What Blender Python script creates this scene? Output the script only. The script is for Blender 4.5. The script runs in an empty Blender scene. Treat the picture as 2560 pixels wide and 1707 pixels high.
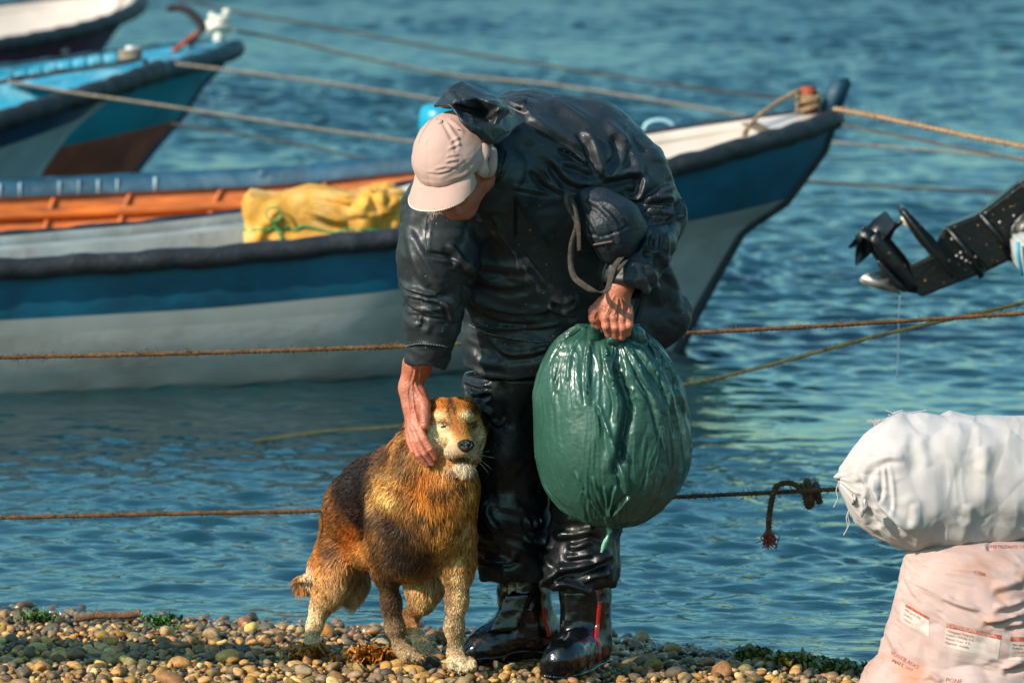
import bpy, bmesh, math, random
import numpy as np
from mathutils import Vector, Matrix
from mathutils.bvhtree import BVHTree

SC = bpy.context.scene
COL = SC.collection
rng = np.random.default_rng(7)
random.seed(7)

# ------------------------------------------------------------------ camera
FPX = 12000.0            # focal length in photo pixels (photo 2560 wide)
PITCH = math.radians(7.0)
CAM = np.array([0.0, -12.0, 2.385])
cp, sp = math.cos(PITCH), math.sin(PITCH)
cd = bpy.data.cameras.new('camera')
cam = bpy.data.objects.new('camera', cd)
COL.objects.link(cam)
cam.location = CAM
cam.rotation_euler = (math.radians(90) - PITCH, 0, 0)
cd.sensor_width = 36.0
cd.lens = 36.0 * FPX / 2560.0
cd.clip_start = 0.5
cd.clip_end = 3000
cd.dof.use_dof = True
cd.dof.focus_distance = 11.95
cd.dof.aperture_fstop = 5.0
cd.dof.aperture_blades = 9
SC.camera = cam
SC.render.resolution_x, SC.render.resolution_y = 1024, 682

# ------------------------------------------------------------------ light
SUN_A, SUN_E = math.radians(54), math.radians(32)      # to the left of the camera axis, height
sdir = Vector((-math.sin(SUN_A) * math.cos(SUN_E), -math.cos(SUN_A) * math.cos(SUN_E), math.sin(SUN_E)))
ld = bpy.data.lights.new('sun', 'SUN')
ld.energy = 5.0
ld.angle = math.radians(0.53)
ld.color = (1.0, 0.87, 0.74)
sun = bpy.data.objects.new('sun', ld)
COL.objects.link(sun)
sun.rotation_euler = (-sdir).to_track_quat('-Z', 'Y').to_euler()
sun.location = (-10, -8, 12)
world = bpy.data.worlds.new('World')
SC.world = world
world.use_nodes = True
wn, wl = world.node_tree.nodes, world.node_tree.links
wn.clear()
sky = wn.new('ShaderNodeTexSky')
sky.sky_type = 'NISHITA'
sky.sun_disc = False
sky.sun_elevation = SUN_E
sky.sun_rotation = math.pi + SUN_A
sky.air_density = 1.9
sky.dust_density = 1.2
sky.ozone_density = 6.0
tint = wn.new('ShaderNodeMix'); tint.data_type = 'RGBA'; tint.blend_type = 'MULTIPLY'
tint.inputs[0].default_value = 1.0
tint.inputs[7].default_value = (0.65, 1.03, 1.00, 1)
bg = wn.new('ShaderNodeBackground')
bg.inputs['Strength'].default_value = 0.15
wo = wn.new('ShaderNodeOutputWorld')
wl.new(sky.outputs[0], tint.inputs[6]); wl.new(tint.outputs[2], bg.inputs[0]); wl.new(bg.outputs[0], wo.inputs[0])
SC.view_settings.view_transform = 'Standard'
SC.view_settings.look = 'None'
SC.view_settings.exposure = 0.5
SC.view_settings.gamma = 1.0
SC.render.engine = 'CYCLES'
SC.cycles.max_bounces = 6
SC.cycles.use_denoising = True

# ------------------------------------------------------------------ helpers
def P(px, py, Y=0.0):
    r, u = (px - 1280.0) / FPX, (853.5 - py) / FPX
    dy, dz = cp + u * sp, -sp + u * cp
    t = (Y - CAM[1]) / dy
    return np.array([CAM[0] + r * t, Y, CAM[2] + dz * t])

def Pz(px, py, z=0.0):
    """the point at height z seen at photo pixel px,py"""
    r, u = (px - 1280.0) / FPX, (853.5 - py) / FPX
    dy, dz = cp + u * sp, -sp + u * cp
    t = (z - CAM[2]) / dz
    return np.array([r * t, CAM[1] + dy * t, z])

def topx(V):
    """world points -> photo pixels"""
    d = V - CAM
    w = d[:, 1] * cp - d[:, 2] * sp
    h = d[:, 1] * sp + d[:, 2] * cp
    return np.stack([1280 + FPX * d[:, 0] / w, 853.5 - FPX * h / w], 1)

def srgb(h):
    if isinstance(h, str):
        c = [int(h[i:i + 2], 16) / 255 for i in (0, 2, 4)]
        return tuple(((x + 0.055) / 1.055) ** 2.4 if x > 0.04045 else x / 12.92 for x in c)
    return tuple(h)

def hsh(i, j, k, seed=0):
    n = (i.astype(np.int64) * 374761393 + j.astype(np.int64) * 668265263 + k.astype(np.int64) * 2147483647 + seed * 1274126177) & 0xFFFFFFFF
    n = ((n ^ (n >> 13)) * 1274126177) & 0xFFFFFFFF
    n = (n ^ (n >> 16)) & 0xFFFFFF
    return n / float(0xFFFFFF)

def noise(Pt, scale=1.0, seed=0):
    """value noise -1..1 of an (n,3) array"""
    Q = Pt * scale
    F = np.floor(Q); f = Q - F; f = f * f * f * (f * (f * 6 - 15) + 10)
    F = F.astype(np.int64)
    r = 0
    for a in (0, 1):
        wx = f[:, 0] if a else 1 - f[:, 0]
        for b in (0, 1):
            wy = f[:, 1] if b else 1 - f[:, 1]
            for c in (0, 1):
                wz = f[:, 2] if c else 1 - f[:, 2]
                r = r + wx * wy * wz * hsh(F[:, 0] + a, F[:, 1] + b, F[:, 2] + c, seed)
    return r * 2 - 1

def fbm(Pt, scale=1.0, octs=3, seed=0, gain=0.5):
    s, a, t = 0, 1.0, 0
    for o in range(octs):
        s = s + a * noise(Pt, scale * 2 ** o, seed + o * 17); t += a; a *= gain
    return s / t

def ridged(Pt, scale=1.0, octs=2, seed=0):
    s, a, t = 0, 1.0, 0
    for o in range(octs):
        s = s + a * (1 - 2 * np.abs(noise(Pt, scale * 2 ** o, seed + o * 31))); t += a; a *= 0.5
    return s / t

def worley(Pt, scale=1.0, seed=0):
    """distance to the nearest of jittered points: pillow shapes meeting in sharp creases"""
    Q = Pt * scale; F = np.floor(Q).astype(np.int64)
    d1 = np.full(len(Q), 9.0); d2 = d1.copy()
    for a in (-1, 0, 1):
        for b in (-1, 0, 1):
            for c in (-1, 0, 1):
                i, j, k = F[:, 0] + a, F[:, 1] + b, F[:, 2] + c
                p = np.stack([i + hsh(i, j, k, seed), j + hsh(i, j, k, seed + 1), k + hsh(i, j, k, seed + 2)], 1)
                d = np.sqrt(((Q - p) ** 2).sum(1))
                d2 = np.where(d < d1, d1, np.minimum(d2, d)); d1 = np.minimum(d1, d)
    return d1, d2

def tag(o, label=None, cat=None, group=None, kind=None):
    if label: o['label'] = label
    if cat: o['category'] = cat
    if group: o['group'] = group
    if kind: o['kind'] = kind
    return o

def empty(name, loc=(0, 0, 0)):
    o = bpy.data.objects.new(name, None)
    o.empty_display_size = 0.1
    o.location = tuple(loc)
    COL.objects.link(o)
    return o

def mesh_obj(name, V, F, mat, parent=None, smooth=True, mats=None, fmat=None, colors=None):
    V = np.asarray(V, dtype=np.float64)
    me = bpy.data.meshes.new(name)
    if isinstance(F, np.ndarray) and F.ndim == 2:
        nf, k = F.shape
        me.vertices.add(len(V)); me.vertices.foreach_set('co', V.astype(np.float32).ravel())
        me.loops.add(nf * k); me.loops.foreach_set('vertex_index', F.astype(np.int32).ravel())
        me.polygons.add(nf)
        me.polygons.foreach_set('loop_start', np.arange(0, nf * k, k, dtype=np.int32))
        me.polygons.foreach_set('loop_total', np.full(nf, k, dtype=np.int32))
        me.update(calc_edges=True)
        me.validate()
    else:
        me.from_pydata([tuple(v) for v in V], [], [tuple(int(i) for i in f) for f in F])
        me.update()
    for m in (mats or [mat]):
        me.materials.append(m)
    if fmat is not None:
        me.polygons.foreach_set('material_index', np.asarray(fmat, dtype=np.int32)[:len(me.polygons)])
    if smooth:
        me.polygons.foreach_set('use_smooth', np.ones(len(me.polygons), dtype=bool))
    if colors is not None:
        ca = me.color_attributes.new('col', 'FLOAT_COLOR', 'POINT')
        c = np.ones((len(V), 4), dtype=np.float32); c[:, :3] = colors
        ca.data.foreach_set('color', c.ravel())
    o = bpy.data.objects.new(name, me)
    COL.objects.link(o)
    if parent is not None:
        o.parent = parent
        o.matrix_parent_inverse = Matrix.Translation(parent.location).inverted() if parent.parent is None else Matrix.Identity(4)
    return o

def child_of(o, parent):
    """parent o (mesh in world coordinates) under parent without moving it"""
    o.parent = parent
    m = Matrix.Identity(4)
    p = parent
    chain = []
    while p is not None:
        chain.append(p); p = p.parent
    for q in reversed(chain):
        m = m @ q.matrix_parent_inverse @ q.matrix_basis
    o.matrix_parent_inverse = m.inverted()
    return o

def sub(name, V, F, mat, parent, **kw):
    o = mesh_obj(name, V, F, mat, None, **kw)
    child_of(o, parent)
    return o

def merge(parts):
    Vs, Fs, n = [], [], 0
    for V, F in parts:
        V = np.asarray(V)
        Vs.append(V)
        Fs += [tuple(int(i) + n for i in f) for f in F]
        n += len(V)
    return np.concatenate(Vs), Fs

def smooth_path(pts, n):
    """Catmull-Rom through pts, n samples"""
    pts = np.asarray(pts, float)
    Q = np.vstack([2 * pts[0] - pts[1], pts, 2 * pts[-1] - pts[-2]])
    d = np.r_[0, np.cumsum(np.linalg.norm(np.diff(pts, axis=0), axis=1))]
    t = np.linspace(0, d[-1], n)
    i = np.clip(np.searchsorted(d, t, 'right') - 1, 0, len(pts) - 2)
    f = ((t - d[i]) / np.maximum(d[i + 1] - d[i], 1e-9))[:, None]
    p0, p1, p2, p3 = Q[i], Q[i + 1], Q[i + 2], Q[i + 3]
    return 0.5 * ((2 * p1) + (-p0 + p2) * f + (2 * p0 - 5 * p1 + 4 * p2 - p3) * f ** 2 + (-p0 + 3 * p1 - 3 * p2 + p3) * f ** 3)

def frames(path):
    T = np.gradient(path, axis=0); T /= np.maximum(np.linalg.norm(T, axis=1, keepdims=True), 1e-12)
    up = np.array([0, 0, 1.0]) if abs(T[0, 2]) < 0.9 else np.array([0, 1.0, 0])
    N = np.zeros_like(T); n = np.cross(T[0], up); n /= np.linalg.norm(n)
    for i in range(len(T)):
        n = n - T[i] * n.dot(T[i]); n /= np.linalg.norm(n); N[i] = n
    return T, N, np.cross(T, N)

def tube(path, rad, seg=8, cap=True, flat=1.0):
    path = np.asarray(path, float); n = len(path)
    rad = np.broadcast_to(np.asarray(rad, float), (n,))
    T, N, B = frames(path)
    a = np.linspace(0, 2 * np.pi, seg, endpoint=False)
    V = path[:, None] + rad[:, None, None] * (np.cos(a)[None, :, None] * N[:, None] + flat * np.sin(a)[None, :, None] * B[:, None])
    V = V.reshape(-1, 3)
    F = []
    for i in range(n - 1):
        for j in range(seg):
            k = (j + 1) % seg
            F.append((i * seg + j, i * seg + k, (i + 1) * seg + k, (i + 1) * seg + j))
    if cap:
        F.append(tuple(range(seg - 1, -1, -1))); F.append(tuple((n - 1) * seg + j for j in range(seg)))
    return V, F

def ropemesh(path, rad, pitch=0.05, strands=3, seg=6, step=0.006, fray=0, frayl=0.01):
    path = np.asarray(path, float)
    L = np.sum(np.linalg.norm(np.diff(path, axis=0), axis=1))
    n = max(8, int(L / step))
    p = smooth_path(path, n)
    T, N, B = frames(p)
    s = np.r_[0, np.cumsum(np.linalg.norm(np.diff(p, axis=0), axis=1))]
    parts = []
    for k in range(strands):
        ph = 2 * np.pi * (s / pitch + k / strands)
        q = p + rad * 0.52 * (np.cos(ph)[:, None] * N + np.sin(ph)[:, None] * B)
        parts.append(tube(q, rad * 0.56, seg))
    for i in range(fray):
        j = rng.integers(2, n - 2)
        d = rng.normal(size=3); d -= T[j] * d.dot(T[j]) * 0.6; d /= np.linalg.norm(d)
        a = p[j] + d * rad * 0.9
        e = rng.uniform(0.3, 1) * frayl
        b = a + d * e + T[j] * rng.normal() * e * 0.5
        c = b + np.array([0, 0, -e * 0.3]) + T[j] * rng.normal() * e * .3
        parts.append(tube(np.array([a, b, c]), [0.0009, 0.0007, 0.0004], 3, False))
    return merge(parts)

def grid_faces(nu, nv, wrap_v=False, wrap_u=False):
    i = np.arange(nu if wrap_u else nu - 1)[:, None]; j = np.arange(nv if wrap_v else nv - 1)[None, :]
    i2 = (i + 1) % nu; j2 = (j + 1) % nv
    f = np.stack(np.broadcast_arrays(i * nv + j, i * nv + j2, i2 * nv + j2, i2 * nv + j), -1)
    return f.reshape(-1, 4)

def box(c, s, rz=0.0, bev=0.0):
    bm = bmesh.new(); bmesh.ops.create_cube(bm, size=1)
    for v in bm.verts: v.co = Vector((v.co.x * s[0], v.co.y * s[1], v.co.z * s[2]))
    if bev: bmesh.ops.bevel(bm, geom=bm.edges[:] + bm.verts[:], offset=bev, segments=2, affect='EDGES')
    bmesh.ops.transform(bm, matrix=Matrix.Translation(Vector(c)) @ Matrix.Rotation(rz, 4, 'Z'), verts=bm.verts)
    V = [tuple(v.co) for v in bm.verts]; F = [tuple(v.index for v in f.verts) for f in bm.faces]
    bm.verts.ensure_lookup_table()
    bm.free()
    return np.array(V), F

def ico(sub_=2):
    bm = bmesh.new(); bmesh.ops.create_icosphere(bm, subdivisions=sub_, radius=1)
    V = np.array([tuple(v.co) for v in bm.verts]); F = np.array([[v.index for v in f.verts] for f in bm.faces])
    bm.free()
    return V, F

# ---- signed distance modelling (limbs, cloth and bodies as one smooth skin)
class SDF:
    def __init__(self, lo, hi, h):
        self.lo = np.asarray(lo, float); self.h = h
        self.n = np.maximum(4, np.ceil((np.asarray(hi) - self.lo) / h).astype(int) + 1)
        self.d = np.full(self.n, 0.2, dtype=np.float32)
        self.ax = [self.lo[i] + h * np.arange(self.n[i]) for i in range(3)]
    def _sub(self, lo, hi, m):
        s = []
        for i in range(3):
            a = int(np.clip(np.floor((lo[i] - m - self.lo[i]) / self.h), 0, self.n[i] - 1))
            b = int(np.clip(np.ceil((hi[i] + m - self.lo[i]) / self.h) + 1, a + 1, self.n[i]))
            s.append(slice(a, b))
        X, Y, Z = np.meshgrid(self.ax[0][s[0]], self.ax[1][s[1]], self.ax[2][s[2]], indexing='ij', sparse=True)
        return tuple(s), X, Y, Z
    def _put(self, s, d, k, mode):
        a = self.d[s]
        if mode == 'add':
            if k > 0:
                h = np.maximum(k - np.abs(a - d), 0) / k
                self.d[s] = np.minimum(a, d) - h * h * k * 0.25
            else:
                self.d[s] = np.minimum(a, d)
        elif mode == 'sub':
            d = -d
            if k > 0:
                h = np.maximum(k - np.abs(a - d), 0) / k
                self.d[s] = np.maximum(a, d) + h * h * k * 0.25
            else:
                self.d[s] = np.maximum(a, d)
    def cone(self, a, b, ra, rb, k=0.02, mode='add'):
        a, b = np.asarray(a, float), np.asarray(b, float)
        r = max(ra, rb)
        s, X, Y, Z = self._sub(np.minimum(a, b) - r, np.maximum(a, b) + r, max(k, 0.01) * 1.5 + 0.02)
        ab = b - a; L2 = max(ab.dot(ab), 1e-12)
        t = np.clip(((X - a[0]) * ab[0] + (Y - a[1]) * ab[1] + (Z - a[2]) * ab[2]) / L2, 0, 1)
        d = np.sqrt((X - a[0] - t * ab[0]) ** 2 + (Y - a[1] - t * ab[1]) ** 2 + (Z - a[2] - t * ab[2]) ** 2) - (ra + (rb - ra) * t)
        self._put(s, d.astype(np.float32), k, mode)
    def chain(self, pts, k=0.02, mode='add'):
        for (a, ra), (b, rb) in zip(pts[:-1], pts[1:]):
            self.cone(a, b, ra, rb, k, mode)
    def ell(self, c, r, R=None, k=0.02, mode='add'):
        c = np.asarray(c, float); r = np.asarray(r, float)
        m = max(r) if R is not None else r
        s, X, Y, Z = self._sub(c - m, c + m, max(k, 0.01) * 1.5 + 0.02)
        x, y, z = X - c[0], Y - c[1], Z - c[2]
        if R is not None:
            R = np.asarray(R)      # columns = local axes
            x, y, z = (x * R[0, i] + y * R[1, i] + z * R[2, i] for i in range(3))
        k0 = np.sqrt((x / r[0]) ** 2 + (y / r[1]) ** 2 + (z / r[2]) ** 2)
        k1 = np.sqrt((x / r[0] ** 2) ** 2 + (y / r[1] ** 2) ** 2 + (z / r[2] ** 2) ** 2)
        d = k0 * (k0 - 1) / np.maximum(k1, 1e-6)
        self._put(s, d.astype(np.float32), k, mode)
    def plane(self, p, n, k=0.0):
        """remove the half space in front of the plane"""
        n = np.asarray(n, float); n = n / np.linalg.norm(n)
        s, X, Y, Z = self._sub(self.lo, self.lo + self.h * self.n, 0)
        d = (X - p[0]) * n[0] + (Y - p[1]) * n[1] + (Z - p[2]) * n[2]
        self._put(s, (-d).astype(np.float32), k, 'sub')
    def mesh(self, smooth=2):
        d = self.d
        d[0], d[-1] = 0.1, 0.1; d[:, 0], d[:, -1] = 0.1, 0.1; d[:, :, 0], d[:, :, -1] = 0.1, 0.1
        ins = d < 0
        nx, ny, nz = d.shape
        c = [(a, b, e) for a in (0, 1) for b in (0, 1) for e in (0, 1)]
        cnt = sum(ins[a:nx - 1 + a, b:ny - 1 + b, e:nz - 1 + e].astype(np.int8) for a, b, e in c)
        act = (cnt > 0) & (cnt < 8)
        idx = np.full(act.shape, -1, dtype=np.int64)
        A = np.argwhere(act)
        idx[act] = np.arange(len(A))
        acc = np.zeros((len(A), 3)); w = np.zeros(len(A))
        for p in c:
            for ax in range(3):
                if p[ax] == 0:
                    q = list(p); q[ax] = 1
                    v0 = d[A[:, 0] + p[0], A[:, 1] + p[1], A[:, 2] + p[2]]
                    v1 = d[A[:, 0] + q[0], A[:, 1] + q[1], A[:, 2] + q[2]]
                    m = (v0 < 0) != (v1 < 0)
                    t = np.where(m, v0 / np.where(m, v0 - v1, 1), 0)
                    pos = np.array(p, float)[None] + np.zeros((len(A), 3)); pos[:, ax] = t
                    acc[m] += pos[m]; w[m] += 1
        V = self.lo + self.h * (A + acc / w[:, None])
        Fs = []
        for ax in range(3):
            o1, o2 = [(1, 2), (2, 0), (0, 1)][ax]
            a = ins
            sl0 = [slice(None)] * 3; sl1 = [slice(None)] * 3
            sl0[ax] = slice(0, -1); sl1[ax] = slice(1, None)
            ch = a[tuple(sl0)] != a[tuple(sl1)]
            E = np.argwhere(ch)
            ok = (E[:, o1] > 0) & (E[:, o2] > 0) & (E[:, o1] < d.shape[o1] - 1) & (E[:, o2] < d.shape[o2] - 1)
            E = E[ok]
            first_in = a[E[:, 0], E[:, 1], E[:, 2]]
            def ci(da, db):
                q = E.copy(); q[:, o1] -= da; q[:, o2] -= db
                return idx[q[:, 0], q[:, 1], q[:, 2]]
            f = np.stack([ci(1, 1), ci(0, 1), ci(0, 0), ci(1, 0)], 1)
            f[~first_in] = f[~first_in][:, ::-1]
            Fs.append(f)
        F = np.concatenate(Fs)
        F = F[(F >= 0).all(1)]
        V = relax(V, F, smooth)
        return V, F

def relax(V, F, it):
    if it <= 0: return V
    e = np.concatenate([F[:, [i, (i + 1) % F.shape[1]]] for i in range(F.shape[1])])
    deg = np.bincount(e[:, 0], minlength=len(V)) + np.bincount(e[:, 1], minlength=len(V))
    for _ in range(it):
        for lam in (0.5,):
            S = np.zeros_like(V)
            for k in range(3):
                S[:, k] = np.bincount(e[:, 0], V[e[:, 1], k], len(V)) + np.bincount(e[:, 1], V[e[:, 0], k], len(V))
            V = V + lam * (S / np.maximum(deg, 1)[:, None] - V)
    return V

def vnormals(V, F):
    a, b, c = V[F[:, 0]], V[F[:, 1]], V[F[:, 2]]
    n = np.cross(b - a, c - a)
    if F.shape[1] == 4: n = n + np.cross(c - a, V[F[:, 3]] - a)
    N = np.zeros_like(V)
    for k in range(F.shape[1]):
        for ax in range(3):
            N[:, ax] += np.bincount(F[:, k], n[:, ax], len(V))
    return N / np.maximum(np.linalg.norm(N, axis=1, keepdims=True), 1e-12)

def seg_dist(Q, pts):
    """distance of (n,2) pixels to a polyline, the parameter 0..1 along it and the signed side"""
    best = np.full(len(Q), 1e9); par = np.zeros(len(Q)); side = np.zeros(len(Q))
    pts = np.asarray(pts, float)
    L = np.r_[0, np.cumsum(np.linalg.norm(np.diff(pts, axis=0), axis=1))]
    for i in range(len(pts) - 1):
        a, b = pts[i], pts[i + 1]; ab = b - a
        t = np.clip(((Q - a) @ ab) / max(ab @ ab, 1e-9), 0, 1)
        e = Q - a - t[:, None] * ab
        dd = np.linalg.norm(e, axis=1)
        m = dd < best
        best[m] = dd[m]; par[m] = (L[i] + t[m] * np.linalg.norm(ab)) / L[-1]
        side[m] = np.sign(ab[0] * e[m, 1] - ab[1] * e[m, 0])
    return best, par, side

def sculpt(V, F, strokes, front=True):
    """cloth folds: (points in photo pixels, width px, height m[, 'step'])"""
    N = vnormals(V, F)
    Q = topx(V)
    fr = np.clip(-N[:, 1] * 2.0, 0, 1) if front else 1.0
    D = np.zeros(len(V))
    for st in strokes:
        pts, w, h = st[:3]
        mode = st[3] if len(st) > 3 else 'ridge'
        pa = smooth_path(np.c_[np.asarray(pts, float), np.zeros(len(pts))], max(8, len(pts) * 4))[:, :2]
        lo, hi = pa.min(0) - 4 * w, pa.max(0) + 4 * w
        m = np.where((Q[:, 0] > lo[0]) & (Q[:, 0] < hi[0]) & (Q[:, 1] > lo[1]) & (Q[:, 1] < hi[1]))[0]
        if not len(m): continue
        d, par, side = seg_dist(Q[m], pa)
        tp = np.clip(np.minimum(par, 1 - par) * 6, 0, 1) ** 0.7
        s = d * side
        if mode == 'ridge':
            v = np.exp(-(d / w) ** 2) - 0.55 * np.exp(-((s - 1.7 * w) / w) ** 2)
        elif mode == 'line':
            v = np.exp(-(d / w) ** 2)
        else:    # step: one cloth edge lying over another
            v = np.where(s < 0, np.exp(s / (w * 4)), -0.2 * np.exp(-s / w))
        D[m] += h * tp * v * (fr[m] if front else 1)
    return V + N * D[:, None]

# ---- materials
def nmat(name):
    m = bpy.data.materials.new(name); m.use_nodes = True
    nt = m.node_tree; b = nt.nodes['Principled BSDF']
    return m, nt, b

def material(name, color, rough=0.6, var=0.25, vscale=8.0, metal=0.0, bump=0.0, bscale=60.0, spec=0.5,
             dirt=None, dirt_scale=4.0, dirt_amt=0.5, coat=0.0, rvar=0.0, vcol=False, detail=6.0, stretch=(1, 1, 1), speck=None, bdist=0.01):
    m, nt, b = nmat(name)
    N, L = nt.nodes, nt.links
    tc = N.new('ShaderNodeTexCoord')
    mp = N.new('ShaderNodeMapping'); mp.inputs['Scale'].default_value = stretch
    L.new(tc.outputs['Object'], mp.inputs[0])
    n1 = N.new('ShaderNodeTexNoise'); n1.inputs['Scale'].default_value = vscale; n1.inputs['Detail'].default_value = detail
    L.new(mp.outputs[0], n1.inputs['Vector'])
    c = srgb(color)
    if vcol:
        base = N.new('ShaderNodeVertexColor'); base.layer_name = 'col'; bout = base.outputs[0]
    else:
        base = N.new('ShaderNodeRGB'); base.outputs[0].default_value = (*c, 1); bout = base.outputs[0]
    mr = N.new('ShaderNodeMapRange'); mr.inputs[1].default_value = 0.3; mr.inputs[2].default_value = 0.7
    mr.inputs[3].default_value = 1 - var; mr.inputs[4].default_value = 1 + var
    L.new(n1.outputs[0], mr.inputs[0])
    mu = N.new('ShaderNodeVectorMath'); mu.operation = 'SCALE'
    L.new(bout, mu.inputs[0]); L.new(mr.outputs[0], mu.inputs['Scale'])
    out = mu.outputs[0]
    if dirt is not None:
        n2 = N.new('ShaderNodeTexNoise'); n2.inputs['Scale'].default_value = dirt_scale; n2.inputs['Detail'].default_value = 8
        n2.inputs['Roughness'].default_value = 0.65
        L.new(mp.outputs[0], n2.inputs['Vector'])
        r2 = N.new('ShaderNodeMapRange'); r2.inputs[1].default_value = 0.5; r2.inputs[2].default_value = 0.72; r2.inputs[4].default_value = dirt_amt
        L.new(n2.outputs[0], r2.inputs[0])
        mx = N.new('ShaderNodeMix'); mx.data_type = 'RGBA'
        L.new(r2.outputs[0], mx.inputs[0]); L.new(out, mx.inputs[6]); mx.inputs[7].default_value = (*srgb(dirt), 1)
        out = mx.outputs[2]
    if speck is not None:
        scol, sscale, sth = speck
        n3 = N.new('ShaderNodeTexNoise'); n3.inputs['Scale'].default_value = sscale; n3.inputs['Detail'].default_value = 2
        L.new(tc.outputs['Object'], n3.inputs['Vector'])
        r3 = N.new('ShaderNodeMapRange'); r3.inputs[1].default_value = sth; r3.inputs[2].default_value = sth + 0.04; r3.inputs[4].default_value = 0.8
        L.new(n3.outputs[0], r3.inputs[0])
        mx = N.new('ShaderNodeMix'); mx.data_type = 'RGBA'
        L.new(r3.outputs[0], mx.inputs[0]); L.new(out, mx.inputs[6]); mx.inputs[7].default_value = (*srgb(scol), 1)
        out = mx.outputs[2]
    L.new(out, b.inputs['Base Color'])
    b.inputs['Roughness'].default_value = rough
    b.inputs['Metallic'].default_value = metal
    b.inputs['Specular IOR Level'].default_value = spec
    b.inputs['Coat Weight'].default_value = coat
    b.inputs['Coat Roughness'].default_value = 0.08
    if rvar:
        r = N.new('ShaderNodeMapRange'); r.inputs[1].default_value = 0.35; r.inputs[2].default_value = 0.65
        r.inputs[3].default_value = max(0.02, rough - rvar); r.inputs[4].default_value = min(1, rough + rvar)
        n4 = N.new('ShaderNodeTexNoise'); n4.inputs['Scale'].default_value = vscale * 1.7; n4.inputs['Detail'].default_value = 5
        L.new(mp.outputs[0], n4.inputs['Vector'])
        L.new(n4.outputs[0], r.inputs[0]); L.new(r.outputs[0], b.inputs['Roughness'])
    if bump:
        nb = N.new('ShaderNodeTexNoise'); nb.inputs['Scale'].default_value = bscale; nb.inputs['Detail'].default_value = 5
        L.new(mp.outputs[0], nb.inputs['Vector'])
        bp = N.new('ShaderNodeBump'); bp.inputs['Strength'].default_value = bump; bp.inputs['Distance'].default_value = bdist
        L.new(nb.outputs[0], bp.inputs['Height']); L.new(bp.outputs[0], b.inputs['Normal'])
    return m
# ------------------------------------------------------------------ water
SHX = np.array([-30, -3.0, -1.35, -0.82, -0.5, -0.2, 0.0, 0.3, 0.6, 0.9, 1.4, 3.0, 30.0])
SHY = np.array([3.2, 1.5, 1.22, 1.08, 1.0, 0.93, 0.88, 0.80, 0.58, 0.36, 0.16, -0.3, -2.4])
def shore(x): return np.interp(x, SHX, SHY)
def ground_z(x, y):
    d = shore(x) - y
    return np.where(d > 0, 0.065 * d, 0.16 * d)

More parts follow.
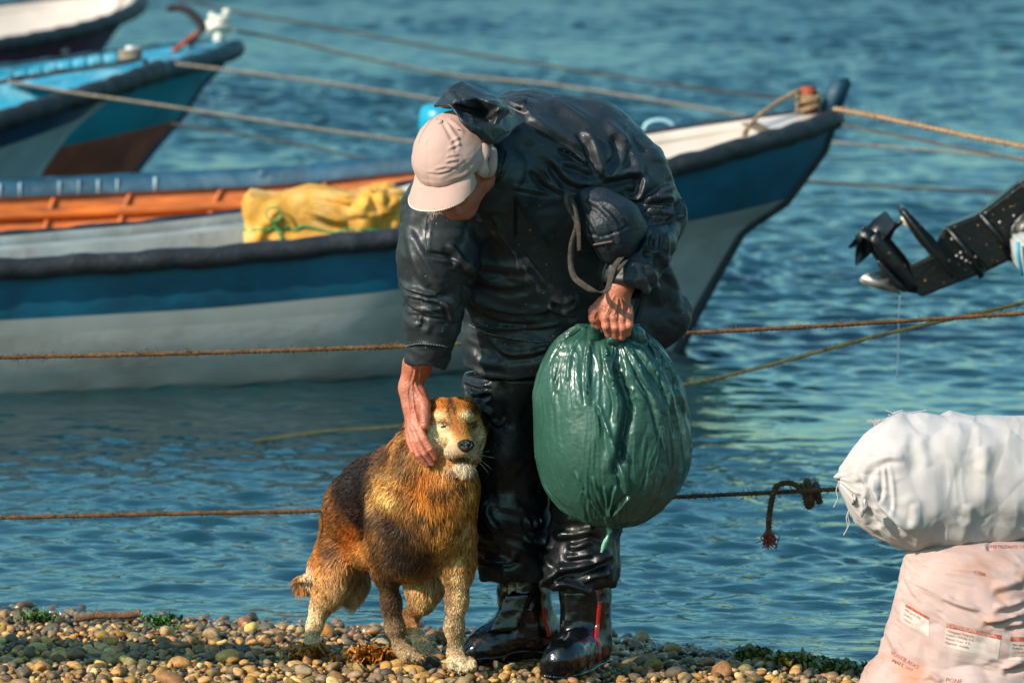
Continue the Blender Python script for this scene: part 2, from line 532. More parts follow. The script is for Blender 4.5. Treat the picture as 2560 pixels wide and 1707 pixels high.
def water():
    ys = [-3.0]
    while ys[-1] < 1500:
        d = ys[-1] + 12
        ys.append(ys[-1] + max(0.012, 0.0011 * d * (1 + (max(0, ys[-1] - 6) / 25)) ))
        if len(ys) > 1500: break
    ys = np.array(ys)
    nu = 660
    u = np.linspace(-1, 1, nu); u = np.sign(u) * np.abs(u) ** 1.9
    half = 6.0 + 0.62 * np.maximum(ys, 0)
    X = u[None] * half[:, None]; Y = np.repeat(ys[:, None], nu, 1)
    Z = np.zeros_like(X)
    r = np.random.default_rng(3)
    # warp for irregular crests
    Pt = np.stack([X, Y, 0 * X], -1).reshape(-1, 3)
    wx = (0.16 * noise(Pt, 1.3, 5)).reshape(X.shape); wy = (0.16 * noise(Pt, 1.1, 9)).reshape(X.shape)
    gust = (0.72 + 0.45 * noise(Pt * np.array([0.35, 0.5, 1]), 0.8, 21)).reshape(X.shape)
    for k in range(96):
        lam = 0.042 * (24 ** r.random())
        ang = math.radians(r.normal(96, 24))
        amp = (0.0118 if lam < 0.17 else 0.0062 if lam < .36 else 0.0016) * lam
        fade = np.clip((lam - 0.0045 * (Y + 12) * 0.58) / (0.02 + 0.004 * (Y + 12)), 0, 1)
        kx, ky = math.cos(ang) * 2 * np.pi / lam, math.sin(ang) * 2 * np.pi / lam
        ph = kx * (X + wx) + ky * (Y + wy) + r.random() * 6.28
        s = np.sin(ph)
        Z += amp * fade * (s + 0.25 * np.cos(2 * ph)) * gust
    Z *= 0.80 + 1.5 * np.clip((Y - 3) / 16, 0, 1)
    near = np.clip((shore(X) - Y + 1.6) / 1.6, 0, 1)
    Z *= 1 - 0.35 * near
    V = np.stack([X, Y, Z], -1).reshape(-1, 3)
    F = grid_faces(len(ys), nu)[:, ::-1]
    m, nt, b = nmat('sea water')
    N, L = nt.nodes, nt.links
    b.inputs['Base Color'].default_value = (*srgb('0a2c32'), 1)
    b.inputs['Roughness'].default_value = 0.06
    b.inputs['IOR'].default_value = 1.8
    geo = N.new('ShaderNodeNewGeometry'); sx = N.new('ShaderNodeSeparateXYZ'); rm = N.new('ShaderNodeMapRange')
    rm.inputs[1].default_value = 4.0; rm.inputs[2].default_value = 45.0; rm.inputs[3].default_value = 0.06; rm.inputs[4].default_value = 0.42
    L.new(geo.outputs['Position'], sx.inputs[0]); L.new(sx.outputs[1], rm.inputs[0]); L.new(rm.outputs[0], b.inputs['Roughness'])
    tc = N.new('ShaderNodeTexCoord')
    mp = N.new('ShaderNodeMapping'); mp.inputs['Scale'].default_value = (0.55, 1.2, 1)
    L.new(tc.outputs['Object'], mp.inputs[0])
    hs = None
    for sc_, st, di in ((4.5, 0.5, 0.022), (13.0, 0.5, 0.010), (34.0, 0.35, 0.003)):
        n = N.new('ShaderNodeTexNoise'); n.inputs['Scale'].default_value = sc_; n.inputs['Detail'].default_value = 3
        n.inputs['Distortion'].default_value = 0.4
        L.new(mp.outputs[0], n.inputs['Vector'])
        bp = N.new('ShaderNodeBump'); bp.inputs['Strength'].default_value = st; bp.inputs['Distance'].default_value = di
        L.new(n.outputs[0], bp.inputs['Height'])
        if hs: L.new(hs, bp.inputs['Normal'])
        hs = bp.outputs[0]
    L.new(hs, b.inputs['Normal'])
    o = mesh_obj('water', V, F, m)
    tag(o, kind='structure')
water()

# ------------------------------------------------------------------ beach
def beach():
    xs = np.linspace(-4.2, 4.2, 300); ys = np.linspace(-3.5, 2.6, 220)
    X, Y = np.meshgrid(xs, ys)
    Z = ground_z(X, Y) - 0.006
    Pt = np.stack([X, Y, 0 * X], -1).reshape(-1, 3)
    Z += (0.008 * fbm(Pt, 6, 3, 4)).reshape(X.shape)
    V = np.stack([X, Y, Z], -1).reshape(-1, 3)
    m = material('wet gravel sand', '2c241a', 0.7, 0.5, 40, bump=0.8, bscale=220)
    o = mesh_obj('beach', V, grid_faces(len(ys), len(xs)), m)
    tag(o, kind='structure')
beach()

PAL = ['9a7f4e', 'a8884e', '6f6040', '8a7040', 'a8895a', '5d5848', '786a50', 'a07c46', '7c6a58', '484438', '94743c', '8a8068', '66502e', '90684a', 'b09c6c', '5c5640', '8c6a34']
def pebbles():
    V0, F0 = ico(2)
    Vs, Fs, Cs, n = [], [], [], 0
    r = np.random.default_rng(11)
    pts = []
    cell = {}
    def ok(x, y, rad):
        g = 0.02; ci, cj = int(x // g), int(y // g); k = int(0.055 // g) + 1
        for a in range(-k, k + 1):
            for b in range(-k, k + 1):
                for (px, py, pr) in cell.get((ci + a, cj + b), ()):
                    if (px - x) ** 2 + (py - y) ** 2 < (0.80 * (pr + rad)) ** 2: return False
        cell.setdefault((ci, cj), []).append((x, y, rad)); return True
    for stage, (cnt, lo, hi) in enumerate([(60, 0.025, 0.034), (900, 0.017, 0.025), (6500, 0.010, 0.018), (26000, 0.0045, 0.010)]):
        for _ in range(cnt):
            x = r.uniform(-2.3, 2.3); y = r.uniform(-0.9, 1.55)
            if y > shore(x) + 0.16 + 0.08 * r.normal(): continue
            if stage > 1 and (abs(x) > 1.7 or y < -0.6): continue
            rad = r.uniform(lo, hi)
            if ok(x, y, rad): pts.append((x, y, rad))
    V1, F1 = ico(1)
    for (x, y, rad) in pts:
        small = rad < .0105
        VV, FF = (V1, F1) if small else (V0, F0)
        el = r.uniform(0.7, 1.45); fl = r.uniform(0.45, 0.95)
        S = np.array([rad * el * 1.1, rad / el ** 0.5, rad * fl])
        w = VV * (1 + 0.20 * noise(VV * 1.3 + r.uniform(0, 99, 3), 1.0, 3)[:, None])
        if not small:
            for _k in range(r.integers(2, 8)):
                c = r.uniform(-1, 1, 3); c /= np.linalg.norm(c)
                dd = w @ c; w = w - np.clip(dd - r.uniform(.45, .85), 0, 1)[:, None] * c * 0.9
        w = w * S
        a = r.uniform(0, 6.28)
        ca_, sa_ = math.cos(a), math.sin(a); t1, t2 = r.normal(0, .35), r.normal(0, .3)
        R = np.array([[ca_, -sa_, 0], [sa_, ca_, 0], [0, 0, 1]]) @ np.array([[1, 0, 0], [0, math.cos(t1), -math.sin(t1)], [0, math.sin(t1), math.cos(t1)]]) @ np.array([[math.cos(t2), 0, math.sin(t2)], [0, 1, 0], [-math.sin(t2), 0, math.cos(t2)]])
        w = w @ R.T
        z = float(ground_z(x, y)) + rad * fl * r.uniform(0.1, 0.8)
        Vs.append(w + [x, y, z]); Fs.append(FF + n); n += len(VV)
        col = np.array(srgb(PAL[r.integers(len(PAL))])) * (0.38 + 1.15 * r.random() ** .8) * [1.10, .90, .70]
        cc = np.repeat(col[None], len(VV), 0) * (1 + 0.25 * noise(VV + r.uniform(0, 50, 3), 2.0, 8)[:, None])
        if r.random() < 0.15:   # a lichen or algae side
            cc = cc * (1 - 0.6 * np.clip(w[:, 2:3] / rad + .2, 0, 1) * np.array([0.2, 0.0, 0.8]))
        wet = np.clip(1 - (z / 0.028), 0, 1)
        Cs.append(cc * (1 - 0.62 * wet))
    V = np.concatenate(Vs); F = np.concatenate(Fs); C = np.concatenate(Cs)
    m = material('pebble stone', '888888', 0.62, 0.3, 90, bump=0.5, bscale=380, vcol=True, bdist=0.004, rvar=0.15, speck=('3a3026', 300, 0.66))
    # wet stones near the water line shine
    nt = m.node_tree; b = nt.nodes['Principled BSDF']
    geo = nt.nodes.new('ShaderNodeNewGeometry'); sx = nt.nodes.new('ShaderNodeSeparateXYZ')
    mr = nt.nodes.new('ShaderNodeMapRange'); mr.inputs[1].default_value = 0.045; mr.inputs[2].default_value = 0.01
    nt.links.new(geo.outputs['Position'], sx.inputs[0]); nt.links.new(sx.outputs[2], mr.inputs[0]); nt.links.new(mr.outputs[0], b.inputs['Coat Weight'])
    o = mesh_obj('pebbles', V, F, m, colors=C)
    tag(o, kind='stuff')
    return pts
PEB = pebbles()

def seaweed(name, spots, colr, label, n, size=0.03, cat='seaweed', gloss=0.35):
    """crumpled fronds heaped along the given ground spots"""
    r = np.random.default_rng(abs(hash(label)) % 1000 if False else len(label))
    Vs, Fs, k = [], [], 0
    for _ in range(n):
        s = spots[r.integers(len(spots))]
        c = np.array([s[0] + r.normal() * s[2], s[1] + r.normal() * s[3], 0.0])
        c[2] = float(ground_z(np.array(c[0]), np.array(c[1]))) + r.uniform(0.012, s[4])
        L = size * r.uniform(0.6, 1.5); a = r.uniform(0, 6.28)
        m = 6
        d = np.array([math.cos(a), math.sin(a) * 0.7, r.normal() * 0.3]); w = np.cross(d, [r.normal() * .4, r.normal() * .4, 1]); w /= np.linalg.norm(w)
        V = []
        for i in range(m):
            t = i / (m - 1)
            p = c + d * (t - 0.5) * L + np.array([0, 0, 0.25 * L * math.sin(t * 3.1 * 2 + a)])
            h = 0.16 * L * (0.4 + math.sin(math.pi * min(1, t + 0.1))) * r.uniform(0.7, 1.3)
            q = r.normal(size=3) * L * 0.05
            V += [p - w * h + q, p + np.array([0, 0, r.normal() * 0.05 * L]) + q, p + w * h - q]
        for i in range(m - 1):
            for j in range(2):
                Fs.append((k + i * 3 + j, k + i * 3 + j + 1, k + (i + 1) * 3 + j + 1, k + (i + 1) * 3 + j))
        Vs += V; k += len(V)
    mt = material(name + ' frond', colr, gloss, 0.5, 60, bump=0.6, bscale=160, dirt='2a1c0c', dirt_scale=30, dirt_amt=0.6)
    nt = mt.node_tree
    o = mesh_obj(name, np.array(Vs), Fs, mt)
    tag(o, label, cat)
def G(px, py, z=0.02):
    p = Pz(px, py, z); return p
def sp_(px, py, sx=0.03, sy=0.03, h=0.03):
    p = G(px, py, 0.05 if px < 1600 else 0.02); return (p[0], p[1], sx, sy, h)
seaweed('seaweed_clump', [sp_(770, 1652, .024, .02, .035)], 'a8641a', 'rusty orange dried seaweed, leftmost heap in front of the dog', 190, 0.028)
seaweed('seaweed_clump', [sp_(930, 1665, .024, .02, .045)], 'a8641a', 'rusty orange dried seaweed, heap nearest the front paw of the dog', 210, 0.028)
seaweed('seaweed_clump', [sp_(1890, 1642, .024, .02, .03)], '5b5a14', 'olive wet seaweed heap farthest from the pink sack', 150, 0.030, gloss=0.2)
seaweed('seaweed_clump', [sp_(1990, 1660, .024, .02, .035)], '6a6414', 'yellowish olive wet seaweed, middle heap left of the pink sack', 160, 0.030, gloss=0.2)
seaweed('seaweed_clump', [sp_(2095, 1674, .024, .02, .03)], '4b5214', 'dark olive wet seaweed touching the foot of the pink sack', 130, 0.030, gloss=0.2)
seaweed('seaweed_clump', [sp_(405, 1545, .024, .02, .04)], '2f5a10', 'small bright green seaweed tuft at the waterline beside the driftwood', 80, 0.022, gloss=0.2)
seaweed('seaweed_clump', [sp_(95, 1529, .024, .02, .03)], '3f5a18', 'green weed patch by the water at the far left of the beach', 120, 0.022, gloss=0.2)

def driftwood():
    a, b = Pz(185, 1545, 0.045), Pz(352, 1535, 0.05)
    path = smooth_path([a, a * .6 + b * .4 + [0, 0, .004], a * .25 + b * .75, b + [0, 0, .004]], 40)
    V, F = tube(path, 0.011 + 0.0008 * np.sin(np.arange(40) * .37), 12)
    V = V + vnormals(V, np.array([f for f in F if len(f) == 4]))* (0.0015 * noise(V, 160, 2))[:, None]
    m = material('grey driftwood', '6d5138', 0.85, 0.4, 60, bump=0.8, bscale=200)
    o = mesh_obj('driftwood_stick', V, F, m)
    tag(o, 'brown driftwood stick lying along the waterline on the left', 'driftwood')
driftwood()

# ------------------------------------------------------------------ ropes
M_ROPE = material('brown hemp rope', '6a4a2a', 0.9, 0.45, 60, bump=0.7, bscale=500, dirt='2d1c10', dirt_scale=25, dirt_amt=0.7)
M_ROPE_G = material('algae covered rope', '3c4022', 0.9, 0.5, 40, bump=0.7, bscale=500, dirt='26260f', dirt_scale=20, dirt_amt=0.7)
M_ROPE_T = material('tan rope', '96785a', 0.9, 0.35, 60, bump=0.6, bscale=500)
M_ROPE_W = material('pale nylon rope', '857a6c', 0.8, 0.3, 40, bump=0.4, bscale=300)
M_ROPE_D = material('dark thin rope', '4c443c', 0.9, 0.3, 40, bump=0.4, bscale=300)
def rope(pts, rad, mat, label, pitch=0.045, fray=0, strands=3, step=0.008, fl=0.012, group=None):
    W = [P(*p) for p in pts]
    V, F = ropemesh(W, rad, pitch, strands, 6, step, fray, fl)
    o = mesh_obj('mooring_rope', V, F, mat)
    tag(o, label, 'rope', group)
    return o
GR = 'mooring lines stretched over the water'
rope([(-260, 900, .9), (0, 893, .9), (500, 882, .9), (1010, 865, .9), (1170, 858, .9), (1720, 832, .95), (2100, 812, 1.0), (2560, 783, 1.1), (2800, 765, 1.1)], 0.0062, M_ROPE,
     'brown rope crossing the picture level with the man’s waist', fray=700, group=GR)
rope([(-260, 1297, .35), (0, 1293, .35), (400, 1284, .35), (830, 1275, .38), (1250, 1262, .45), (1365, 1256, .45), (1685, 1242, .45), (1900, 1232, .4), (1960, 1229, .35), (2060, 1224, .3), (2200, 1220, .25), (2330, 1225, .2)], 0.0060, M_ROPE,
     'lower brown rope at dog chest height with the knot in it', fray=900, group=GR)
rope([(560, 1112, 4.62), (700, 1093, 4.5), (830, 1076, 4.3), (1010, 1063, 4.0), (1400, 1010, 3.2), (1712, 960, 2.6), (1900, 918, 2.3), (2200, 838, 2.0), (2560, 757, 1.8), (2800, 705, 1.8)], 0.0062, M_ROPE_G,
     'greenish rope rising from the water at the left to the right edge below the outboard', fray=900, group=GR)
rope([(2085, 272, 5.0), (2200, 293, 4.4), (2400, 335, 3.8), (2560, 366, 3.4), (2800, 410, 3)], 0.0080, M_ROPE_T,
     'thick tan rope from the white bow post to the right edge', fray=500, group=GR, fl=0.015)
rope([(2090, 300, 7.3), (2110, 312, 7.2), (2300, 350, 6.6), (2560, 402, 6), (2800, 450, 5.5)], 0.006, M_ROPE_D,
     'darker shadow double of the thick tan bow rope, built as a second strand', group=GR)  # shadow double of the tan rope, modelled as a dark strand
rope([(2045, 352, 9), (2200, 366, 9), (2560, 396, 9), (2800, 415, 9)], 0.006, M_ROPE_W,
     'thin pale line right of the white bow under the dark shadow strand', group=GR)
rope([(2000, 452, 9), (2250, 468, 9), (2560, 484, 9), (2800, 490, 9)], 0.007, M_ROPE_D,
     'thin dark line meeting the outboard leg on the right', group=GR)
rope([(585, 78, 13.2), (700, 98, 13.6), (1090, 182, 14), (1380, 212, 14), (1700, 262, 14), (1865, 292, 14)], 0.009, M_ROPE_W,
     'pale rope running right from the post on the turquoise bow', group=GR, pitch=.08)
rope([(440, 160, 13), (520, 170, 13), (760, 200, 13), (1040, 242, 13), (1300, 290, 13), (1600, 335, 13)], 0.0085, M_ROPE_W,
     'pale rope from the turquoise boat rail to behind the hood', group=GR, pitch=.08)
rope([(20, 205, 10), (180, 232, 10), (430, 268, 10), (760, 318, 10), (1010, 352, 10), (1300, 395, 10)], 0.0075, M_ROPE_W,
     'grey rope from the light blue boat to behind the cap', group=GR, pitch=.08)
rope([(400, -20, 18), (530, 18, 18), (820, 70, 18), (1180, 135, 18), (1700, 215, 18), (2100, 262, 18)], 0.009, M_ROPE_D,
     'faint dark rope crossing the water at the top', group=GR, pitch=.08)
rope([(430, 310, 10.5), (700, 352, 10.5), (960, 408, 10.5), (1100, 430, 10.5)], 0.006, M_ROPE_D,
     'faint thin rope low over the water left of the cap', group=GR)

def knot():
    """the knot tied round the lower rope, with its hanging tail"""
    Y = 0.36
    root = empty('rope_knot', P(2035, 1235, Y))
    pts = []
    for t in np.linspace(0, 1, 60):
        a = t * 2 * np.pi * 2.6
        cx = 2020 + 44 * (t - 0.4) + 16 * math.sin(a * 0.5)
        r = 24 + 9 * math.sin(a * 0.7 + 1)
        p = P(cx + 13 * math.cos(a * 0.6), 1233 - r * math.cos(a), Y - 0.028 * math.sin(a))
        pts.append(p)
    V, F = ropemesh(pts, 0.0085, 0.03, 3, 6, 0.004, 260, 0.01)
    k = mesh_obj('knot_coil', V, F, M_ROPE); child_of(k, root)
    tail = [P(2000, 1218, Y - .03), P(1975, 1207, Y - .02), P(1945, 1213, Y - .02), P(1932, 1240, Y - .02), P(1923, 1290, Y - .02), P(1921, 1335, Y - .02)]
    V, F = ropemesh(tail, 0.0075, 0.03, 3, 6, 0.004, 120, 0.008)
    t = mesh_obj('knot_tail', V, F, M_ROPE); child_of(t, root)
    fr = []
    for i in range(40):
        a = P(1921 + rng.normal() * 5, 1330, Y - .02)
        fr.append(tube(smooth_path([a, a + rng.normal(size=3) * .008 + [0, 0, -.015], a + rng.normal(size=3) * [.014, .006, .004] + [0, 0, -rng.uniform(.02, .045)]], 6), 0.0012, 4, False))
    V, F = merge(fr)
    f = mesh_obj('frayed_end', V, F, material('red frayed fibre', '7a2c22', 0.9, .4)); child_of(f, root)
    tag(root, 'knot with a hanging frayed tail on the rope left of the white sack', 'knot')
knot()
# ------------------------------------------------------------------ boats
def boat_surface(L, bt, gt, rk, zk, nu=70, nt_=26, off=0.0, tmax=1.0, stripe=None):
    """hull skin in boat coordinates: x aft from the bow tip, y sideways, z up; off = inward offset"""
    u = L * np.linspace(0, 1, nu) ** 1.5
    t = np.linspace(0, tmax, nt_)
    b = np.interp(u, bt[0], bt[1]); g = np.interp(u, gt[0], gt[1])
    for _ in range(3):
        b[1:-1] = (b[:-2] + 2 * b[1:-1] + b[2:]) / 4; g[1:-1] = (g[:-2] + 2 * g[1:-1] + g[2:]) / 4
    U, T = np.meshgrid(u, t, indexing='ij')
    Z = g[:, None] + (zk - g[:, None]) * T
    RK = np.interp(-Z, -np.array(rk[1]), np.array(rk[0]))
    X = U * (1 - RK / L) + RK
    full = np.clip(U / 1.8, 0, 1)                  # V sections at the bow, fuller aft
    sh = (1 - T ** (1.5 + 2.2 * full)) * (1 - 0.30 * T * (1 - 0.3 * full))
    B = np.maximum(b[:, None] - off, 0.012) * sh
    if off:
        X = X + off * 1.2 * (1 - np.clip(U / 0.5, 0, 1))
    return X, B, Z, U, T

def world_xf(pos, head, roll=0.0):
    """bow tip at pos, bow pointing along head (radians from +X)"""
    c, s = math.cos(head), math.sin(head)
    def f(x, y, z):
        x = np.asarray(x, float); y = np.asarray(y, float); z = np.asarray(z, float)
        return np.stack([pos[0] - x * c - y * s, pos[1] - x * s + y * c, z + 0 * x + y * roll * np.clip(x / 1.2, 0, 1)], -1)
    return f

def boat(name, label, pos, head, L, bt, gt, rk, zk, mats, tstripe, rail_r, inner_depth, deck=0.6, tband=None, extras=None, rail_flat=1.0, cat='boat', planks=False, thwarts=(1.6, 2.6), pads=None, group='fishing boats moored off the beach', keel=True, roll=0.0):
    xf = world_xf(pos, head, roll)
    kz = pos[2] / gt[1][0]
    gt = (gt[0], [z * kz for z in gt[1]]); rk = (rk[0], [z * kz if z > 0 else z for z in rk[1]])
    root = empty(name, xf(L * 0.5, 0, 0))
    tag(root, label, cat, group)
    X, B, Z, U, T = boat_surface(L, bt, gt, rk, zk)
    nu, nt_ = X.shape
    # hull: both sides in one skin, closed at the stern
    Vs, Fs, fm, n = [], [], [], 0
    for s in (1, -1):
        V = xf(X, B * s, Z).reshape(-1, 3)
        F = grid_faces(nu, nt_)
        if s < 0: F = F[:, ::-1]
        Vs.append(V); Fs.append(F + n); n += len(V)
        tt = (np.arange(nt_ - 1) + 0.5) / (nt_ - 1)
        lim = tstripe[0] + 0 * np.arange(nu - 1)
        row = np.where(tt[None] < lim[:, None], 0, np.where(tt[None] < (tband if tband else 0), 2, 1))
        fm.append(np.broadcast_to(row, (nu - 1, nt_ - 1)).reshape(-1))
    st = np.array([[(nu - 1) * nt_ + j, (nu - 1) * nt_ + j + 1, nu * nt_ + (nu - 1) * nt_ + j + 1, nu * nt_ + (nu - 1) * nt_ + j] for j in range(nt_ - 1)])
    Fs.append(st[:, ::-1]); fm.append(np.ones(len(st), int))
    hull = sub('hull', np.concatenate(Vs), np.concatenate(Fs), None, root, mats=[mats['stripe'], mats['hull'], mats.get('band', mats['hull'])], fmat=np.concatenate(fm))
    # inner lining, floor
    Xi, Bi, Zi, Ui, Ti = boat_surface(L - 0.05, bt, gt, rk, zk, off=0.055, tmax=1.0)
    Vs, Fs, n = [], [], 0
    g = Zi[:, 0]
    tcut = inner_depth
    rows = 14
    for s in (1, -1):
        G_ = []
        for i in range(nu):
            t = np.linspace(0, 1, rows) * tcut
            zz = g[i] - t
            xx = np.interp(-zz, -Zi[i], Xi[i]); yy = np.interp(-zz, -Zi[i], Bi[i])
            G_.append(np.stack([xx, yy * s, np.maximum(zz, -0.05)], -1))
        G_ = np.array(G_)
        V = xf(G_[..., 0], G_[..., 1], G_[..., 2] - 0.004).reshape(-1, 3)
        F = grid_faces(nu, rows)
        if s > 0: F = F[:, ::-1]
        Vs.append(V); Fs.append(F + n); n += len(V)
    fq = np.concatenate(Fs); vq = Ui[:, 0].repeat(rows); vq = np.r_[vq, vq]
    sub('interior', np.concatenate(Vs), fq, None, root, mats=[mats['inner'], mats.get('inner_aft', mats['inner'])], fmat=(vq[fq[:, 0]] > 1.9).astype(int))
    fl = np.array([[Vs[0].reshape(nu, rows, 3)[i, -1], Vs[1].reshape(nu, rows, 3)[i, -1]] for i in range(nu)]).reshape(-1, 3) + [0, 0, 0.003]
    sub('floor', fl, grid_faces(nu, 2), mats['floor'], root)
    # gunwale top plank and rubbing strake
    cap = []
    for s in (1, -1):
        a = xf(X[:, 0], (B[:, 0] + 0.012) * s, Z[:, 0] + 0.012); b = xf(Xi[:, 0], Bi[:, 0] * s * 0.97, Zi[:, 0] + 0.012)
        c = b - [0, 0, 0.035]
        V = np.stack([a - [0, 0, 0.03], a, b, c], 1).reshape(-1, 3)
        F = grid_faces(nu, 4)
        cap.append((V, [tuple(f) if s > 0 else tuple(f[::-1]) for f in F]))
    V, F = merge(cap)
    fa = np.array([U[min((f[0] // 4) % nu, nu - 1), 0] > 1.9 for f in F]).astype(int)
    sub('gunwale', V, F, None, root, mats=[mats['cap'], mats.get('inner_aft', mats['cap'])], fmat=fa)
    if rail_r > 0:
        for s in (1, -1):
            e = 0.004 * np.sin(np.arange(nu) * 1.7)
            p = xf(X[:, 0], (B[:, 0] + rail_r * 0.35) * s, Z[:, 0] - rail_r * 0.35 + e)
            V, F = tube(smooth_path(p, 110), rail_r * (1 + 0.05 * np.sin(np.arange(110) * 2.1)), 14, True, rail_flat)
            sub('rubbing_strake', V, F, mats['rail'], root)
    # foredeck
    if deck > 0:
        k = np.where(U[:, 0] < deck)[0]
        a = xf(Xi[k, 0], Bi[k, 0], Zi[k, 0] + 0.004); b = xf(Xi[k, 0], -Bi[k, 0], Zi[k, 0] + 0.004)
        m_ = (a + b) / 2 + [0, 0, 0.02]
        V = np.stack([a, m_, b], 1).reshape(-1, 3)
        sub('foredeck', V, grid_faces(len(k), 3), mats['deck'], root)
    if keel:
        z = np.linspace(gt[1][0] - 0.02, zk, 30)
        r_ = np.interp(-z, -np.array(rk[1]), np.array(rk[0]))
        p = xf(r_ - 0.012, 0 * z, z)
        V, F = tube(p, 0.028, 8)
        sub('stem', V, F, mats['keel'], root)
    for xt in thwarts:
        i = int(np.argmin(np.abs(U[:, 0] - xt)))
        w = float(np.interp(g[i] - 0.14, Zi[i][::-1], Bi[i][::-1])) - 0.002
        c = xf(Xi[i, 0], 0, g[i] - 0.14)
        V, F = box(c, (0.2, 2 * w, 0.035), head, 0.006)
        sub('thwart', V, F, mats['thwart'], root, smooth=False)
    return root, xf, (X, B, Z, U, Xi, Bi, Zi)

WH = dict(rough=0.45, var=0.12, vscale=3, bump=0.15, bscale=30)
M_white = material('white boat paint', '989793', 0.5, 0.16, 3, dirt='6d6050', dirt_scale=2.2, dirt_amt=0.55, bump=0.15, bscale=20, stretch=(1, 1, 1.6))
M_cream = material('cream gelcoat', 'b8aaa0', 0.4, 0.08, 4, dirt='9a8468', dirt_scale=5, dirt_amt=0.35)
M_teal = material('teal boat paint', '0b4e66', 0.45, 0.35, 2.2, dirt='062030', dirt_scale=2.5, dirt_amt=0.85, bump=0.1, bscale=30, stretch=(1, 1, 2))
M_navy = material('navy boat paint', '12294a', 0.45, 0.3, 3, dirt='0a3a5a', dirt_scale=3, dirt_amt=0.5)
M_blk = material('black rubber strake', '15171a', 0.6, 0.5, 12, bump=0.5, bscale=50, dirt='4a4c50', dirt_scale=9, dirt_amt=0.5)
M_greyin = material('weathered grey lining', '7d8381', 0.75, 0.25, 6, dirt='5b3a26', dirt_scale=5, dirt_amt=0.6, bump=0.3, bscale=60, stretch=(1, 1, .5))
M_orange = material('orange boat planks', 'b85c10', 0.55, 0.5, 4, dirt='55230a', dirt_scale=6, dirt_amt=0.85, bump=0.3, bscale=20, stretch=(0.6, 0.6, 5))
M_bluecap = material('blue painted gunwale', '073c52', 0.6, 0.35, 5, dirt='6f8c98', dirt_scale=9, dirt_amt=0.25, bump=0.3, bscale=30)
M_ltblue = material('light blue boat paint', '257f98', 0.5, 0.3, 5, dirt='9fc4cc', dirt_scale=6, dirt_amt=0.6, bump=0.2, bscale=30)
M_turq = material('turquoise boat paint', '128090', 0.5, 0.3, 4, dirt='0a4050', dirt_scale=4, dirt_amt=0.5)
M_maroon = material('maroon bottom paint', 'a04e36', 0.6, 0.35, 5, dirt='2a1418', dirt_scale=4, dirt_amt=0.6)
M_purple = material('purple boat paint', '4a1836', 0.5, 0.3, 5)
M_greyhull = material('grey white boat paint', 'a6aeb0', 0.55, 0.2, 3, dirt='5a5c58', dirt_scale=3, dirt_amt=0.5)
M_wood = material('worn thwart wood', '7c6a52', 0.7, 0.3, 10, bump=0.3, stretch=(1, 6, 1))
M_rust = material('rusty iron', '7c3418', 0.8, 0.5, 20, bump=0.6, bscale=80, dirt='2b1712', dirt_scale=8, dirt_amt=0.8)
M_rustend = material('dark painted iron', '2a1a1c', 0.6, 0.4, 20)

# front boat
bow = P(2078, 286, 7.32)
b1, xf1, S1 = boat('fishing_boat', 'nearest boat, white and dark teal with a thick black rubber rim, behind the man', bow, math.radians(20.3), 5.2,
    ([0, .12, .3, .7, 1.2, 1.8, 2.5, 3.5, 5.2], [.03, .13, .24, .40, .53, .58, .52, .42, .38]),
    ([0, .5, 1.0, 1.7, 2.5, 3.4, 5.2], [.94, .86, .77, .595, .53, .50, .48]),
    ([0, .05, .13, .22, .40, .5, .6, .68, .82], [.94, .80, .70, .59, .49, .33, .16, 0, -.25]), -.25,
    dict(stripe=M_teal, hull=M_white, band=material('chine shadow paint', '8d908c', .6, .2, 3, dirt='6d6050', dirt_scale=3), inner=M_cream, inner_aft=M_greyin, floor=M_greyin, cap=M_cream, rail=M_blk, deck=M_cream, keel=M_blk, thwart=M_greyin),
    (0.30,), 0.041, 0.32, deck=0.30, tband=0.36, thwarts=(1.25,))
# grey foredeck engine box edge: the weathered lining aft of the tarp
def front_extras():
    # bow post with rope turns, teal stem head
    c = xf1(0.10, 0, 0.95)
    V, F = tube([c + [0, 0, -.03], c + [0, 0, .02], c + [0, 0, .10]], [.026, .026, .03], 12)
    post = sub('bow_post', V, F, M_rust, b1)
    pts = []
    for t in np.linspace(0, 1, 70):
        a = t * 2 * np.pi * 3.5
        pts.append(c + [0.042 * math.cos(a), 0.042 * math.sin(a), 0.0 + 0.075 * t + 0.008 * math.sin(a * 1.3)])
    V, F = ropemesh(pts, 0.011, 0.05, 3, 6, 0.006, 80, 0.012)
    s = mesh_obj('rope_turns', V, F, M_ROPE_T); child_of(s, post)
    c2 = xf1(0.02, 0, 0.95)
    V, F = box(c2 + [0.015, 0, 0.055], (0.085, 0.06, 0.15), 0.35, 0.014)
    k = np.array(V); k[:, 0] += (k[:, 2] - c2[2]) * 0.35
    sub('stem_head', k, F, M_bluecap, b1)
    V, F = tube(smooth_path([P(1995, 228, 7.25), P(1950, 252, 7.2), P(1895, 292, 7.1), P(1860, 335, 7.0), P(1853, 380, 6.95)], 40), 0.009, 8)
    V2, F2 = tube(smooth_path([P(1870, 318, 7.05), P(1862, 345, 7.0), P(1868, 372, 6.95)], 20), 0.010, 8)
    V, F = merge([(V, F), (V2, F2)])
    o = mesh_obj('bow_line', V, F, M_ROPE_T)
    tag(o, 'yellowish slack line hanging from the white bow post into the boat', 'rope', GR)
front_extras()

